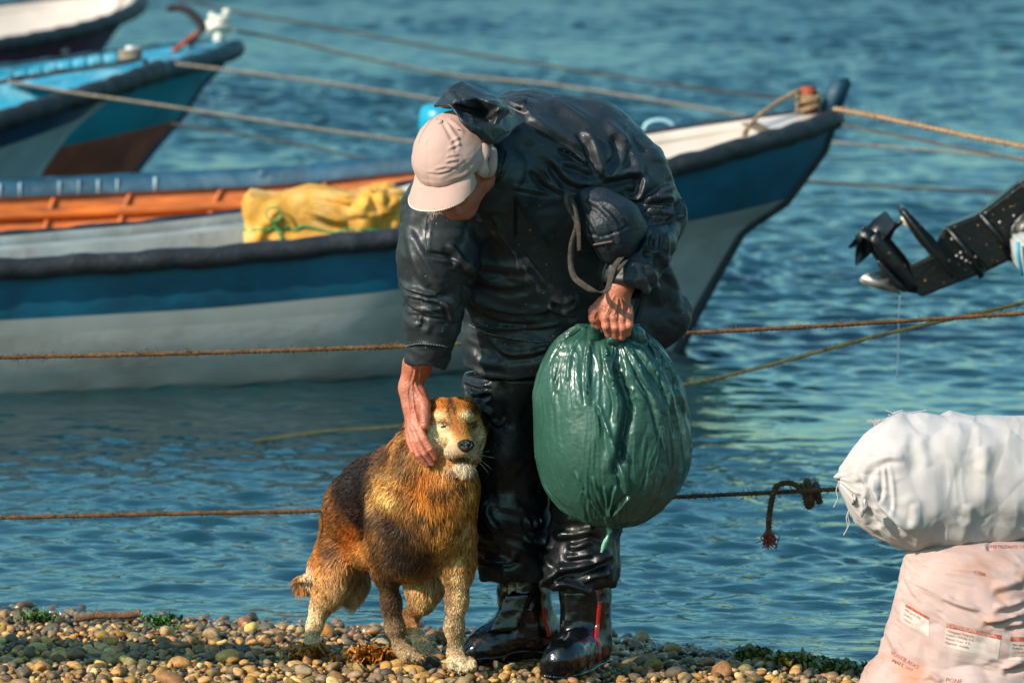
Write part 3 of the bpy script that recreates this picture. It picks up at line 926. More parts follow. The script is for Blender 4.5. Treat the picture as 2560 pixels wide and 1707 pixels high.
# grey inner side deck visible left of the tarp
def side_deck():
    X, B, Z, U, Xi, Bi, Zi = S1
    k = np.where((U[:, 0] > 1.7))[0]
    inn = 0.20
    a = xf1(Xi[k, 0], (Bi[k, 0] - 0.001), Zi[k, 0] - 0.02)
    b = xf1(Xi[k, 0], (Bi[k, 0] - inn), Zi[k, 0] - 0.02)
    c = xf1(Xi[k, 0], (Bi[k, 0] - inn), Zi[k, 0] - 0.30)
    V = np.stack([a, b, c], 1).reshape(-1, 3)
    sub('side_deck', V, grid_faces(len(k), 3), M_greyin, b1)
side_deck()

# second boat: orange inside, blue rail
bow2 = P(1745, 312, 9.15)
b2, xf2, S2 = boat('fishing_boat', 'boat with orange planks inside and a blue gunwale, hidden by the nearest boat', bow2, math.radians(3.5), 5.2,
    ([0, .12, .3, .7, 1.2, 1.8, 2.5, 3.5, 5.2], [.03, .10, .2, .33, .45, .54, .60, .60, .52]),
    ([0, .5, 1.0, 1.7, 2.5, 3.4, 5.2], [.74, .62, .52, .42, .37, .34, .33]),
    ([0, .04, .12, .3, .5, .6], [.74, .6, .5, .3, 0, -.25]), -.25,
    dict(stripe=M_bluecap, hull=M_white, inner=M_orange, floor=M_orange, cap=M_bluecap, rail=M_bluecap, deck=M_bluecap, keel=M_navy, thwart=M_orange),
    (0.3,), 0.018, 0.34, deck=0.7, thwarts=(), roll=0.17)
def b2_extras():
    X, B, Z, U, Xi, Bi, Zi = S2
    # ribs and stringers inside
    for ux in np.arange(1.5, 5.0, 0.42):
        i = int(np.argmin(np.abs(U[:, 0] - ux)))
        zz = Zi[i, 0] - np.linspace(0.01, 0.33, 8)
        yy = np.interp(-zz, -Zi[i], Bi[i]) - 0.016
        V, F = tube(xf2(np.interp(-zz, -Zi[i], Xi[i]), yy + .010, zz), 0.013, 6)
        sub('rib', V, F, M_orange, b2)
    k = np.where(U[:, 0] > 1.0)[0]
    z = Zi[k, 0] - 0.13
    y = np.array([np.interp(-(z[j]), -Zi[i], Bi[i]) for j, i in enumerate(k)]) - 0.012
    V, F = tube(xf2(Xi[k, 0], y, z), 0.026, 6)
    sub('stringer', V, F, M_orange, b2)
    # wide blue inner face of the far gunwale, patched with tape
    V = np.stack([xf2(Xi[k, 0], Bi[k, 0] - 0.006, Zi[k, 0] + .014), xf2(Xi[k, 0], Bi[k, 0] - .034, Zi[k, 0] + .012), xf2(Xi[k, 0], Bi[k, 0] - .040, Zi[k, 0] - .045)], 1).reshape(-1, 3)
    sub('inner_rail', V, grid_faces(len(k), 3), M_bluecap, b2)
    mt = material('pale tape', '8fa9b4', .6, .3)
    for px in (12, 75, 134, 195, 262, 290, 400):
        i = int(np.argmin(np.abs(topx(xf2(Xi[:, 0], Bi[:, 0], Zi[:, 0]))[:, 0] - px)))
        c = xf2(Xi[i, 0], Bi[i, 0] - .037, Zi[i, 0] - .015)
        V, F = box(c, (rng.uniform(.006, .016), 0.014, 0.064), 0.05, 0.002)
        sub('tape_band', V, F, mt, b2)
b2_extras()
def blue_roll(px0, px1, py, Y, r, label):
    a, b = P(px0, py, Y), P(px1, py - 8, Y)
    n = 40; t = np.linspace(0, 1, n)
    path = a + (b - a) * t[:, None] + np.stack([0 * t, 0 * t, 0.012 * np.sin(t * 9)], 1)
    V, F = tube(path, r * (0.25 + 0.75 * np.minimum(1, np.minimum(t, 1 - t) * 9) ** .5) * (1 + .08 * np.sin(t * 23)), 14)
    o = mesh_obj('rolled_cover', V, F, M_bluecap)
    tag(o, label, 'rolled cover')
blue_roll(640, 800, 442, 9.5, 0.026, 'longer rolled blue cover on the far blue gunwale, left of the cap')
blue_roll(808, 878, 438, 9.5, 0.022, 'short rolled blue cover beside the longer one on the far gunwale')
def drum():
    c = P(1080, 262, 9.1)
    a = np.linspace(0, 2 * np.pi, 32, endpoint=False)
    pr = [(0.0, .0), (.06, .0), (.085, -.012), (.095, -.04), (.1, -.09), (.092, -.11), (.1, -.13), (.1, -.3), (.09, -.36), (0, -.36)]
    V = np.array([[c[0] + .04 + r * math.cos(x), c[1] + r * math.sin(x), c[2] + z] for r, z in pr for x in a])
    F = grid_faces(len(pr), 32, wrap_v=True)
    m = material('teal plastic drum', '0a8aa8', 0.35, .2)
    root = empty('plastic_drum', c + [.04, 0, -.36]); tag(root, 'bright teal plastic drum showing just behind the cap', 'drum')
    sub('drum_body', V, F, m, root)
    V, F = tube([c + [.08, 0, -.005], c + [.08, 0, .015]], [.018, .018], 12); sub('drum_cap', V, F, M_navy, root)
drum()
def hoop():
    pts = [P(1612, 345, 9.0), P(1612, 318, 9.0), P(1630, 304, 9.0), P(1658, 302, 9.0), P(1680, 312, 9.0), P(1692, 335, 9.0)]
    V, F = tube(smooth_path(pts, 30), 0.010, 8)
    sub('bow_hoop', V, F, material('pale painted pipe', '8fb0bc', .4, .1), b2)
hoop()

# left boats
tabB = ([0, .12, .3, .7, 1.2, 1.8, 2.5, 3.5, 4.2], [.03, .14, .26, .42, .56, .66, .70, .68, .6])
bow3 = P(385, 164, 10.9)
b3, xf3, S3 = boat('fishing_boat', 'light blue boat with a navy band and grey-white hull at the left edge', bow3, math.radians(36), 3.6,
    tabB, ([0, .5, 1.0, 1.7, 2.5, 4.2], [.93, .83, .73, .64, .6, .58]),
    ([0, .14, .30, .50, .66, .78, .90, 1.0], [.93, .86, .78, .64, .45, .2, 0, -.25]), -.25,
    dict(stripe=M_navy, hull=M_greyhull, inner=M_ltblue, floor=M_ltblue, cap=M_ltblue, rail=M_blk, deck=M_ltblue, keel=M_greyhull, thwart=M_ltblue),
    (0.19,), 0.05, 0.3, deck=0.5, keel=True)
bow4 = P(578, 112, 14.0)
b4, xf4, S4 = boat('fishing_boat', 'turquoise boat with a maroon bottom and a rusty anchor on its bow', bow4, math.radians(38), 4.2,
    tabB, ([0, .5, 1.0, 1.7, 2.5, 4.2], [1.0, .93, .86, .78, .72, .68]),
    ([0, .10, .22, .34, .52, .68, .80, .9], [1.0, .86, .74, .55, .35, .15, 0, -.25]), -.25,
    dict(stripe=M_turq, hull=M_maroon, inner=M_ltblue, floor=M_ltblue, cap=M_ltblue, rail=material('dark blue rubbing strake', '12303c', .6, .4), deck=M_ltblue, keel=M_navy, thwart=M_ltblue),
    (0.36,), 0.05, 0.3, deck=0.9)
bow5 = P(335, -12, 20.5)
b5, xf5, S5 = boat('fishing_boat', 'boat with a white inside and purple hull in the top left corner', bow5, math.radians(44), 4.2,
    ([0, .12, .3, .7, 1.2, 1.8, 2.5, 3.5, 4.2], [.03, .22, .42, .68, .86, .96, 1.0, .96, .8]), ([0, .5, 1.0, 1.7, 2.5, 4.2], [1.0, .90, .82, .74, .7, .68]),
    ([0, .08, .2, .34, .52, .66, .75], [1.0, .85, .7, .5, .25, 0, -.25]), -.25,
    dict(stripe=M_purple, hull=M_purple, inner=M_cream, floor=M_cream, cap=M_cream, rail=M_blk, deck=M_cream, keel=M_purple, thwart=M_cream),
    (0.3,), 0.05, 0.22, deck=0.0, thwarts=(1.2,))
def posts():
    # post on the light blue boat
    c = P(326, 152, 11.0)
    V, F = tube([c + [0, 0, -.06], c, c + [0, 0, .05], c + [0, 0, .07]], [.035, .03, .028, .02], 12)
    p = sub('bow_post', V, F, material('white painted post', 'c0bcb6', .6, .2), b3)
    pts = [c + [0.045 * math.cos(a), 0.045 * math.sin(a), .0 + .012 * a / 3] for a in np.linspace(0, 14, 50)]
    V, F = ropemesh(pts, .014, .06, 3, 6, .01, 20, .02); q = mesh_obj('rope_turns', V, F, M_ROPE_W); child_of(q, p)
    # post on the turquoise boat, wound with white rope
    c = P(548, 78, 14.0)
    V, F = tube([c + [0, 0, -.08], c, c + [0, 0, .05], c + [0, 0, .07]], [.035, .03, .028, .02], 12)
    p = sub('bow_post', V, F, material('white bollard', 'd0ccc4', .6, .2), b4)
    pts = [c + [0.05 * math.cos(a) * (1 + .2 * math.sin(a * 2.3)), 0.05 * math.sin(a), .0 + .014 * a / 3 + .012 * math.sin(a * 1.7)] for a in np.linspace(0, 20, 70)]
    V, F = ropemesh(pts, .017, .06, 3, 6, .01, 50, .02); q = mesh_obj('rope_turns', V, F, material('white rope coil', 'cfc8bc', .8, .2)); child_of(q, p)
    # covers lashed along the far rails
    i = 0
    for px, py in ((18, 205), (55, 196), (92, 188), (130, 180), (165, 172), (202, 165), (240, 158), (280, 151)):
        c = P(px, py, 12.2)
        V, F = tube(smooth_path([c - [.042, 0, .006], c, c + [.042, .01, .012]], 14), .040 * np.array([.4, .75, .92, 1, 1.02, 1, .98, 1, 1.03, 1, .95, .8, .6, .35]), 12)
        sub('rail_pad', V, F, M_ltblue, b3)
    for px, py in ((372, 136), (408, 128), (446, 120)):
        c = P(px, py, 14.6)
        V, F = tube(smooth_path([c - [.045, 0, .006], c, c + [.045, .01, .012]], 14), .042 * np.array([.4, .75, .92, 1, 1.02, 1, .98, 1, 1.03, 1, .95, .8, .6, .35]), 12)
        sub('rail_pad', V, F, M_ltblue, b4)
posts()
def anchor():
    Y = 13.7
    root = empty('anchor', P(400, 175, Y)); tag(root, 'rusty iron anchor standing on the turquoise bow with one dark fluke up', 'anchor')
    V, F = tube(smooth_path([P(396, 178, Y), P(420, 145, Y), P(465, 105, Y), P(505, 76, Y)], 20), [.016] * 20, 10); sub('shank', V, F, M_rust, root)
    V, F = tube(smooth_path([P(508, 80, Y), P(500, 58, Y), P(478, 34, Y), P(450, 20, Y), P(424, 21, Y)], 24), np.linspace(.026, .020, 24), 10, True, .7); sub('fluke_arm', V, F, M_rustend, root)
    V, F = tube(smooth_path([P(505, 76, Y), P(492, 92, Y), P(478, 108, Y + .1), P(476, 130, Y + .1)], 16), .016, 8); sub('fluke_arm', V, F, M_rustend, root)
    V, F = tube(smooth_path([P(395, 176, Y), P(430, 160, Y - .05), P(478, 138, Y - .1)], 16), .012, 8); sub('stock', V, F, M_rust, root)
    V, F = box(P(424, 22, Y), (.05, .05, .03), 0, .01); sub('fluke_tip', V, F, M_rustend, root)
anchor()

# boat on a trestle, added out of view so its bow shades the stones
b7, xf7, S7 = boat('shadow_dinghy', 'grey boat on a trestle, added unseen beyond the left edge to cast the beach shadow', np.array([-1.32, -.52, .97]), 0.0, 2.8,
    ([0, .12, .3, .7, 1.2, 1.8, 2.8], [.03, .08, .12, .18, .24, .30, .32]), ([0, .5, 1.0, 1.7, 2.8], [.97, .95, .94, .93, .92]),
    ([0, .50, 1.1, 1.4, 1.7], [.97, .88, .80, .68, .5]), .5,
    dict(stripe=M_greyhull, hull=M_greyhull, inner=M_greyin, floor=M_greyin, cap=M_wood, rail=M_blk, deck=M_wood, keel=M_wood, thwart=M_wood), (.3,), .02, .3, deck=.3, thwarts=(1.5,), group=None)
for x_ in (1.5, 2.4):
    V, F = merge([box(xf7(x_, s_ * .25, .27), (.07, .07, .52)) for s_ in (-1, 1)] + [box(xf7(x_, 0, .50), (.08, .7, .07))])
    sub('trestle', V, F, M_wood, b7, smooth=False)

# ------------------------------------------------------------------ yellow tarpaulin bundle
def tarp():
    Y = 6.55
    c = P(812, 560, Y)
    root = empty('tarpaulin_bundle', c - np.array([0, 0, .12]))
    V0, F0 = ico(6)
    q = np.abs(V0) ** 1
    V = np.sign(V0) * np.abs(V0) ** 0.42
    s = np.array([0.316, 0.20, 0.130])
    V = V / np.maximum(np.abs(V).max(1, keepdims=True), 1e-6) * 0.35 + V * 0.65
    W = V * s
    tops = 0.014 * np.cos((W[:, 0] + 0.05) * 22) * (W[:, 2] > 0)
    W[:, 2] += tops
    rd = ridged(W * np.array([1, 1, .6]) + 0.04 * noise(W, 9, 4)[:, None], 8.5, 3, 12)
    left = np.clip((W[:, 0] + 0.02) / 0.1, 0, 1)
    N = V0
    wa, wb = worley(W * np.array([1, 1, .7]), 13, 3)
    W = W + N * ((0.008 + 0.022 * left) * (rd - 0.25) + (.012 + .020 * left) * (np.clip(wb - wa, 0, .45) - .2))[:, None]
    W = W + N * (-0.016 * np.exp(-((W[:, 2] - 0.0) / 0.012) ** 2))[:, None] 
    W[:, 2] += -0.02 * np.clip(-(W[:, 2]) / .1, 0, 1) * noise(W, 14, 8)
    W = W + c
    N2 = vnormals(W, F0)
    st = [([(790, 500), (830, 530), (880, 560), (900, 600)], 12, .02), ([(860, 480), (880, 520), (930, 540), (990, 520)], 12, .022), ([(640, 600), (665, 560), (690, 540)], 14, .02),
          ([(780, 600), (785, 560), (810, 545), (870, 552)], 10, .025), ([(700, 480), (690, 530), (680, 600)], 12, .008), ([(900, 600), (905, 570), (940, 560)], 12, .02), ([(950, 480), (960, 520), (1000, 500)], 10, .02)]
    W = sculpt(W, F0, st)
    m = material('yellow pvc tarpaulin', 'c0882a', 0.7, 0.25, 8, dirt='e0c48c', dirt_scale=5, dirt_amt=0.6, bump=0.3, bscale=40)
    sub('cover', W, F0, m, root)
    mg = material('green twine', '3c8a4a', .7, .2)
    a = np.linspace(0, 2 * np.pi, 90)
    sh = lambda A: np.sign(A) * np.abs(A) ** 0.5
    ring = np.stack([c[0] + 0.312 * sh(np.cos(a)), c[1] + 0.205 * sh(np.sin(a)), c[2] - 0.005 + 0.006 * np.sin(a * 3)], 1)
    bv = BVHTree.FromPolygons([tuple(v) for v in W], [tuple(f) for f in F0])
    rp = []
    for p in ring:
        co, nn, _, _ = bv.find_nearest(Vector(p)); rp.append(np.array(co) + np.array(nn) * .003)
    V, F = tube(smooth_path(rp, 200), .0045, 6); sub('lashing', V, F, mg, root)
    v = []
    for z in np.linspace(.02, -.1, 20):
        co, nn, _, _ = bv.find_nearest(Vector(P(703, 560, Y - .25) + [0.003 * math.sin(z * 90), 0, z])); v.append(np.array(co) + np.array(nn) * .004)
    V, F = tube(np.array(v), .0045, 6); sub('lashing', V, F, mg, root)
    l = [v[4]] + [v[4] + np.array([.03 * math.sin(t), -.01, .028 - .028 * math.cos(t)]) for t in np.linspace(0, 6.2, 20)]
    V, F = tube(np.array(l), .0035, 6); sub('twine_loop', V, F, mg, root)
    tag(root, 'creased yellow tarpaulin bundle tied with green twine in the nearest boat', 'bundle')
tarp()

# ------------------------------------------------------------------ outboard motor (leg tilted up)
def outboard():
    Y = 3.6
    root = empty('outboard_motor', P(2560, 520, Y))
    mk = material('black outboard paint', '050607', 0.36, 0.4, 12, bump=0.2, bscale=80, coat=0.05, spec=.4, dirt='2a1a12', dirt_scale=14, dirt_amt=0.15, speck=('b9865a', 60, .70))
    mw = material('worn metal', '9a938c', 0.4, 0.3, 30, metal=0.6)
    K = lambda px, py, d=0: P(px, py, Y + d)
    u = P(2400, 400, Y) ; sc_ = np.linalg.norm(P(2401, 400, Y) - P(2400, 400, Y))
    def prism(pts, y0, y1, bev=0.006, prof=None):
        """outline in pixels, thickness along the view; edges rounded"""
        bm = bmesh.new()
        f = bm.faces.new([bm.verts.new(P(a, b, Y + y0)) for a, b in pts])
        r = bmesh.ops.extrude_face_region(bm, geom=[f])
        for v in [g for g in r['geom'] if isinstance(g, bmesh.types.BMVert)]: v.co.y += (y1 - y0)
        bmesh.ops.recalc_face_normals(bm, faces=bm.faces)
        if bev: bmesh.ops.bevel(bm, geom=bm.edges[:], offset=bev, segments=3, affect='EDGES', clamp_overlap=True)
        V = np.array([tuple(v.co) for v in bm.verts]); bm.verts.index_update(); F = [tuple(v.index for v in f.verts) for f in bm.faces]; bm.free()
        return V, F
    # gearcase leg
    V, F = prism([(2268, 668), (2300, 745), (2470, 678), (2560, 634), (2552, 452), (2440, 540), (2362, 570), (2330, 640)], -.030, .030, .007)
    sub('gearcase', V, F, mk, root, smooth=False)
    V, F = prism([(2362, 570), (2470, 678), (2560, 634), (2700, 560), (2680, 370), (2560, 452), (2445, 538)], -.055, .055, .010)
    sub('leg', V, F, mk, root, smooth=False)
    # torpedo
    p = smooth_path([K(2178, 590), K(2200, 612), K(2240, 662), K(2275, 705), K(2300, 732)], 30)
    V, F = tube(p, np.interp(np.linspace(0, 1, 30), [0, .1, .5, .85, 1], [.034, .040, .044, .034, .006]), 18)
    sub('torpedo', V, F, mk, root)
    p = smooth_path([K(2195, 652, -.05), K(2225, 690, -.05), K(2265, 730, -.05)], 20)
    V, F = tube(p, np.interp(np.linspace(0, 1, 20), [0, .3, .8, 1], [.008, .014, .014, .004]), 10)
    sub('water_intake', V, F, mk, root)
    # anti-ventilation plate seen edge on, trim tab
    V, F = prism([(2258, 522), (2268, 526), (2340, 600), (2388, 690), (2384, 696), (2372, 690), (2300, 610), (2256, 540)], -.10, .10, .004)
    sub('ventilation_plate', V, F, mk, root)
    V, F = prism([(2252, 540), (2262, 536), (2278, 552), (2284, 572), (2268, 572), (2254, 556)], -.014, .014, .006)
    sub('trim_anode', V, F, material('zinc anode', 'b8b09c', .5, .2), root)
    # flanges
    for (x0, y0, x1, y1) in ((2368, 570, 2455, 692), (2450, 535, 2530, 650)):
        V, F = tube([K(x0, y0, -.055), K((x0 + x1) / 2 + 8, (y0 + y1) / 2 - 2, -.064), K(x1, y1, -.055)], .011, 8)
        sub('flange', V, F, mk, root)
    # skeg
    V, F = prism([(2210, 675), (2255, 738), (2190, 722), (2155, 710), (2148, 697), (2165, 686)], -.008, .008, .004)
    sub('skeg', V, F, mw, root)
    # propeller: hub and three blades
    c = K(2172, 600)
    V, F = tube([K(2150, 578), K(2168, 596), K(2188, 612)], [.026, .034, .036], 18)
    hub = sub('propeller', V, F, mk, root)
    ax = K(2190, 615) - K(2150, 578); ax /= np.linalg.norm(ax)
    e1 = np.cross(ax, [0, 1, 0]); e1 /= np.linalg.norm(e1); e2 = np.cross(ax, e1)
    for a0 in (0.2, 2.3, 4.4):
        G_ = []
        for r in np.linspace(.025, .105, 10):
            for s in np.linspace(-1, 1, 9):
                wdt = 0.75 * math.sin(math.pi * min(1, (r - .01) / .11)) ** .6
                a = a0 + s * wdt * (.9 if r < .09 else .7)
                G_.append(c + e1 * r * math.cos(a) + e2 * r * math.sin(a) + ax * (s * .03 * (1.2 - r * 4)))
        G_ = np.array(G_)
        Ff = grid_faces(10, 9)
        N = vnormals(G_, Ff)
        Vb = np.vstack([G_ + N * .003, G_ - N * .003]); Fb = [tuple(f) for f in Ff] + [tuple(f[::-1] + 90) for f in Ff]
        o = mesh_obj('blade', Vb, Fb, mk); child_of(o, hub)
    # exhaust ring behind
    p = smooth_path([K(2215, 632), K(2220, 600), K(2232, 572), K(2250, 556), K(2262, 552)], 24)
    V, F = tube(p, .010, 10); sub('guard_arc', V, F, mk, root)
    # bracket and powerhead outside the frame
    V, F = prism([(2520, 640), (2570, 630), (2640, 560), (2600, 500), (2530, 560)], -.10, -.055, .012); sub('swivel_bracket', V, F, mk, root)
    c = P(2900, 300, Y); V, F = box(c, (.42, .34, .5), 0, .08); 
    V = (V - c) @ np.array(Matrix.Rotation(math.radians(-50), 3, 'Y')).T + c
    sub('cowling', V, F, mk, root)
    for px, py in ((2380, 598), (2402, 632), (2405, 645), (2416, 652), (2428, 656), (2372, 652), (2392, 640), (2438, 643), (2500, 556), (2535, 540), (2545, 588)):
        V, F = ico(1); o = sub('bolt', V * .006 + K(px, py, -.060), F, mw, root)
    tag(root, 'black outboard motor leg tilted up out of the water at the right', 'outboard motor')
    # drip line
    V, F = tube(smooth_path([P(2250, 738, Y), P(2247, 800, Y), P(2246, 870, Y), P(2243, 945, Y)], 20), .0018, 5)
    o = mesh_obj('fishing_line', V, F, material('clear line', '6a7a80', .3, .1)); tag(o, 'thin line hanging from the outboard skeg to the water', 'fishing line')
    # the boat that carries the motor: only its transom corner shows
    b6, xf6, S6 = boat('fishing_boat', 'white boat with a turquoise edge barely entering at the right edge', P(4300, 560, 3.0), math.radians(-4), 1.25,
        ([0, .3, .7, 1.25], [.03, .3, .5, .62]), ([0, .6, 1.25], [.75, .6, .56]), ([0, .2, .35, .4], [.75, .3, 0, -.2]), -.2,
        dict(stripe=M_ltblue, hull=M_white, inner=M_cream, floor=M_cream, cap=M_ltblue, rail=M_ltblue, deck=M_cream, keel=M_white, thwart=M_cream), (.3,), .02, .25, deck=0, thwarts=())
    V, F = prism([(2546, 612), (2562, 600), (2760, 600), (2760, 760), (2566, 700), (2552, 670)], -.35, .1, .01)
    sub('transom_corner', V, F, M_white, b6)
    V, F = tube([P(2544, 606, Y - .37), P(2546, 640, Y - .37), P(2556, 690, Y - .37)], .007, 8); sub('transom_trim', V, F, M_ltblue, b6)
outboard()

# ------------------------------------------------------------------ sacks
def sacks():
    Y = -0.35
    mwh = material('white woven sack', 'a9a2a1', 0.8, 0.07, 6, dirt='8c7654', dirt_scale=4.5, dirt_amt=0.4, bump=0.35, bscale=500, bdist=.004)
    # white sack lying on its side
    n, m = 240, 260
    t = np.linspace(0, 1, n); a = np.linspace(0, 2 * np.pi, m, endpoint=False)
    x0, x1 = 2098, 2860
    px = x0 + (x1 - x0) * t
    top = np.interp(px, [2098, 2108, 2125, 2150, 2190, 2240, 2300, 2450, 2560, 2760, 2860], [1180, 1158, 1128, 1100, 1068, 1040, 1037, 1044, 1050, 1070, 1160])
    bot = np.interp(px, [2098, 2115, 2150, 2190, 2240, 2300, 2360, 2450, 2560, 2760, 2860], [1206, 1268, 1318, 1350, 1372, 1378, 1374, 1362, 1350, 1340, 1240])
    ksm = np.ones(13) / 13
    top = np.convolve(np.r_[[top[0]] * 6, top, [top[-1]] * 6], ksm, 'valid'); bot = np.convolve(np.r_[[bot[0]] * 6, bot, [bot[-1]] * 6], ksm, 'valid')
    C = np.array([P(px[i], (top[i] + bot[i]) / 2, Y) for i in range(n)]); R = np.array([(P(px[i], top[i], Y) - P(px[i], bot[i], Y))[2] / 2 for i in range(n)])
    ca, sa = np.cos(a), np.sin(a)
    V = np.stack([np.repeat(C[:, 0:1], m, 1), C[:, 1:2] + 0.82 * R[:, None] * ca[None], C[:, 2:3] + R[:, None] * sa[None]], -1)
    P3 = V.reshape(-1, 3)
    wr = np.stack([V[..., 0] * 2.2, np.broadcast_to(ca[None] * .35, V.shape[:2]), np.broadcast_to(sa[None] * .35, V.shape[:2])], -1).reshape(-1, 3)
    tt = np.repeat(t[:, None], m, 1).reshape(-1)
    endz = np.exp(-tt * 9)
    aa = np.stack([np.broadcast_to(ca[None], V.shape[:2]), np.broadcast_to(sa[None], V.shape[:2]), np.repeat(t[:, None] * 2.2, m, 1)], -1).reshape(-1, 3)
    pleat = ridged(aa, 4.0, 2, 9)
    rr = R[:, None].repeat(m, 1).reshape(-1)
    disp = 0.012 * fbm(P3, 7, 3, 2) + 0.006 * ridged(P3 * np.array([1.6, 1, .7]), 9, 2, 6) + 0.012 * pleat * endz
    wq, wr2 = worley(P3 * np.array([1.1, 1, .8]), 11, 9)
    lumps = 0.008 * noise(P3, 13, 33) + .009 * (np.clip(wr2 - wq, 0, .45) - .2)
    nrm = np.stack([0 * P3[:, 0], np.broadcast_to(ca[None], V.shape[:2]).reshape(-1), np.broadcast_to(sa[None], V.shape[:2]).reshape(-1)], 1)
    P3 = P3 + nrm * ((disp + lumps) * np.clip(rr / .1, 0.1, 1))[:, None]
    F = grid_faces(n, m, wrap_v=True)
    Vc = np.vstack([P3, C[0] - [0.004, 0, 0], C[-1]])
    F = [tuple(f) for f in F] + [(len(P3), (j + 1) % m, j) for j in range(m)] + [(len(P3) + 1, (n - 1) * m + j, (n - 1) * m + (j + 1) % m) for j in range(m)]
    Fq = grid_faces(n, m, wrap_v=True)
    z3 = lambda x, y: (1850 + x / 2.0718, 950 + y / 2.0718)
    st = [([z3(640, 480), z3(655, 560), z3(640, 640), z3(660, 740)], 7, .010), ([z3(690, 500), z3(700, 580), z3(740, 650), z3(790, 700), z3(880, 780)], 9, .016),
          ([z3(640, 480), z3(680, 440), z3(760, 400), z3(850, 400)], 8, .007), ([z3(770, 430), z3(790, 520), z3(800, 640), z3(790, 700)], 5, .005), ([z3(745, 440), z3(755, 540), z3(745, 640)], 5, .005),
          ([z3(900, 640), z3(910, 720), z3(880, 780)], 12, .006), ([z3(1180, 640), z3(1190, 720), z3(1140, 760)], 14, .007), ([z3(960, 280), z3(940, 360), z3(980, 450)], 16, .006),
          ([z3(1250, 340), z3(1270, 420), z3(1240, 480)], 16, .006), ([z3(700, 380), z3(650, 450), z3(610, 530)], 12, .006), ([z3(650, 660), z3(690, 730), z3(730, 760)], 8, -.012)]
    Vc = sculpt(Vc, Fq, st)
    bm = bmesh.new()
    sk = empty('sack', P(2450, 1365, Y)); tag(sk, 'white woven sack lying on top of the pink one', 'sack', 'filled woven sacks at the right')
    body = sub('sack_body', Vc, F, mwh, sk)
    # gathered mouth and torn flaps
    def flap(pts, label='mouth_flap'):
        c = np.array([P(x, y, Y + d) for x, y, d in pts]); k = len(c)
        cen = c.mean(0) + [0, -.008, 0]
        ring = smooth_path(np.vstack([c, c[:1]]), 28)[:-1]
        Vv = np.vstack([ring, (ring + cen) / 2 + rng.normal(size=(27, 3)) * .0015, cen])
        Ff = [(i, (i + 1) % 27, 27 + (i + 1) % 27, 27 + i) for i in range(27)] + [(27 + i, 27 + (i + 1) % 27, 54) for i in range(27)]
        V2 = np.vstack([Vv, Vv + [0, .003, 0]]); F2 = Ff + [tuple(x + 55 for x in f[::-1]) for f in Ff] + [((i + 1) % 27, i, 55 + i, 55 + (i + 1) % 27) for i in range(27)]
        sub(label, V2, F2, mwh, sk)
    flap([(2083, 1192, -.02), (2098, 1180, -.02), (2118, 1186, -.03), (2122, 1196, -.02), (2108, 1200, -.01), (2094, 1200, -.02)])
    flap([(2152, 1256, -.15), (2162, 1246, -.165), (2170, 1262, -.165), (2162, 1280, -.16), (2154, 1294, -.15), (2148, 1276, -.15)])
    flap([(2124, 1240, -.06), (2135, 1228, -.07), (2140, 1250, -.08), (2130, 1262, -.07)])
    thr = []; thr2 = []
    for px_, py_ in ((2190, 1062), (2200, 1058), (2240, 1040), (2250, 1038), (2196, 1060), (2244, 1038)):
        for _ in range(3):
            p0 = P(px_ + rng.normal() * 5, py_ + 4, Y); thr.append(tube(smooth_path([p0, p0 + [rng.normal() * .01, 0, .008], p0 + [rng.normal() * .018, 0, .014 + rng.uniform(-.008, .006)]], 6), .0014, 4, False))
    for px_, py_ in ((2097, 1205), (2126, 1268), (2122, 1275)):
        p0 = P(px_, py_, Y - .02); thr2.append(tube(smooth_path([p0, p0 + [-.006, 0, -.02], p0 + [-.002, 0, -.04], p0 + [-.012, 0, -.062]], 10), .0014, 4, False))
    V_, F_ = merge(thr); sub('loose_threads', V_, F_, mwh, sk)
    V_, F_ = merge(thr2); sub('hanging_threads', V_, F_, mwh, sk)

    # pink sack standing below
    mpk = material('pink woven sack', 'ab8f88', 0.78, 0.10, 5, dirt='b5a9a3', dirt_scale=4, dirt_amt=0.85, bump=0.35, bscale=450, bdist=.004)
    nt = mpk.node_tree
    # rust coloured stains
    N, L = nt.nodes, nt.links; b = N['Principled BSDF']
    src = b.inputs['Base Color'].links[0].from_socket
    tc = N.new('ShaderNodeTexCoord'); nn = N.new('ShaderNodeTexNoise'); nn.inputs['Scale'].default_value = 9; nn.inputs['Detail'].default_value = 9; L.new(tc.outputs['Object'], nn.inputs['Vector'])
    mr = N.new('ShaderNodeMapRange'); mr.inputs[1].default_value = .56; mr.inputs[2].default_value = .75; mr.inputs[4].default_value = .7; L.new(nn.outputs[0], mr.inputs[0])
    mx = N.new('ShaderNodeMix'); mx.data_type = 'RGBA'; L.new(mr.outputs[0], mx.inputs[0]); L.new(src, mx.inputs[6]); mx.inputs[7].default_value = (*srgb('a8683a'), 1); L.new(mx.outputs[2], b.inputs['Base Color'])
    n, m = 200, 300
    py = np.linspace(1338, 1790, n)
    lf = np.interp(py, [1338, 1350, 1365, 1385, 1420, 1480, 1540, 1600, 1640, 1662, 1690, 1720, 1760, 1790], [2420, 2330, 2285, 2262, 2256, 2238, 2222, 2208, 2202, 2178, 2160, 2150, 2160, 2190])
    rt = np.interp(py, [1338, 1345, 1360, 1400, 1500, 1600, 1790], [2560, 2590, 2640, 2690, 2720, 2730, 2700])
    a = np.linspace(0, 2 * np.pi, m, endpoint=False); ca, sa = np.cos(a), np.sin(a)
    Cc = np.array([P((lf[i] + rt[i]) / 2, py[i], Y) for i in range(n)]); Rr = np.array([(P(rt[i], py[i], Y) - P(lf[i], py[i], Y))[0] / 2 for i in range(n)])
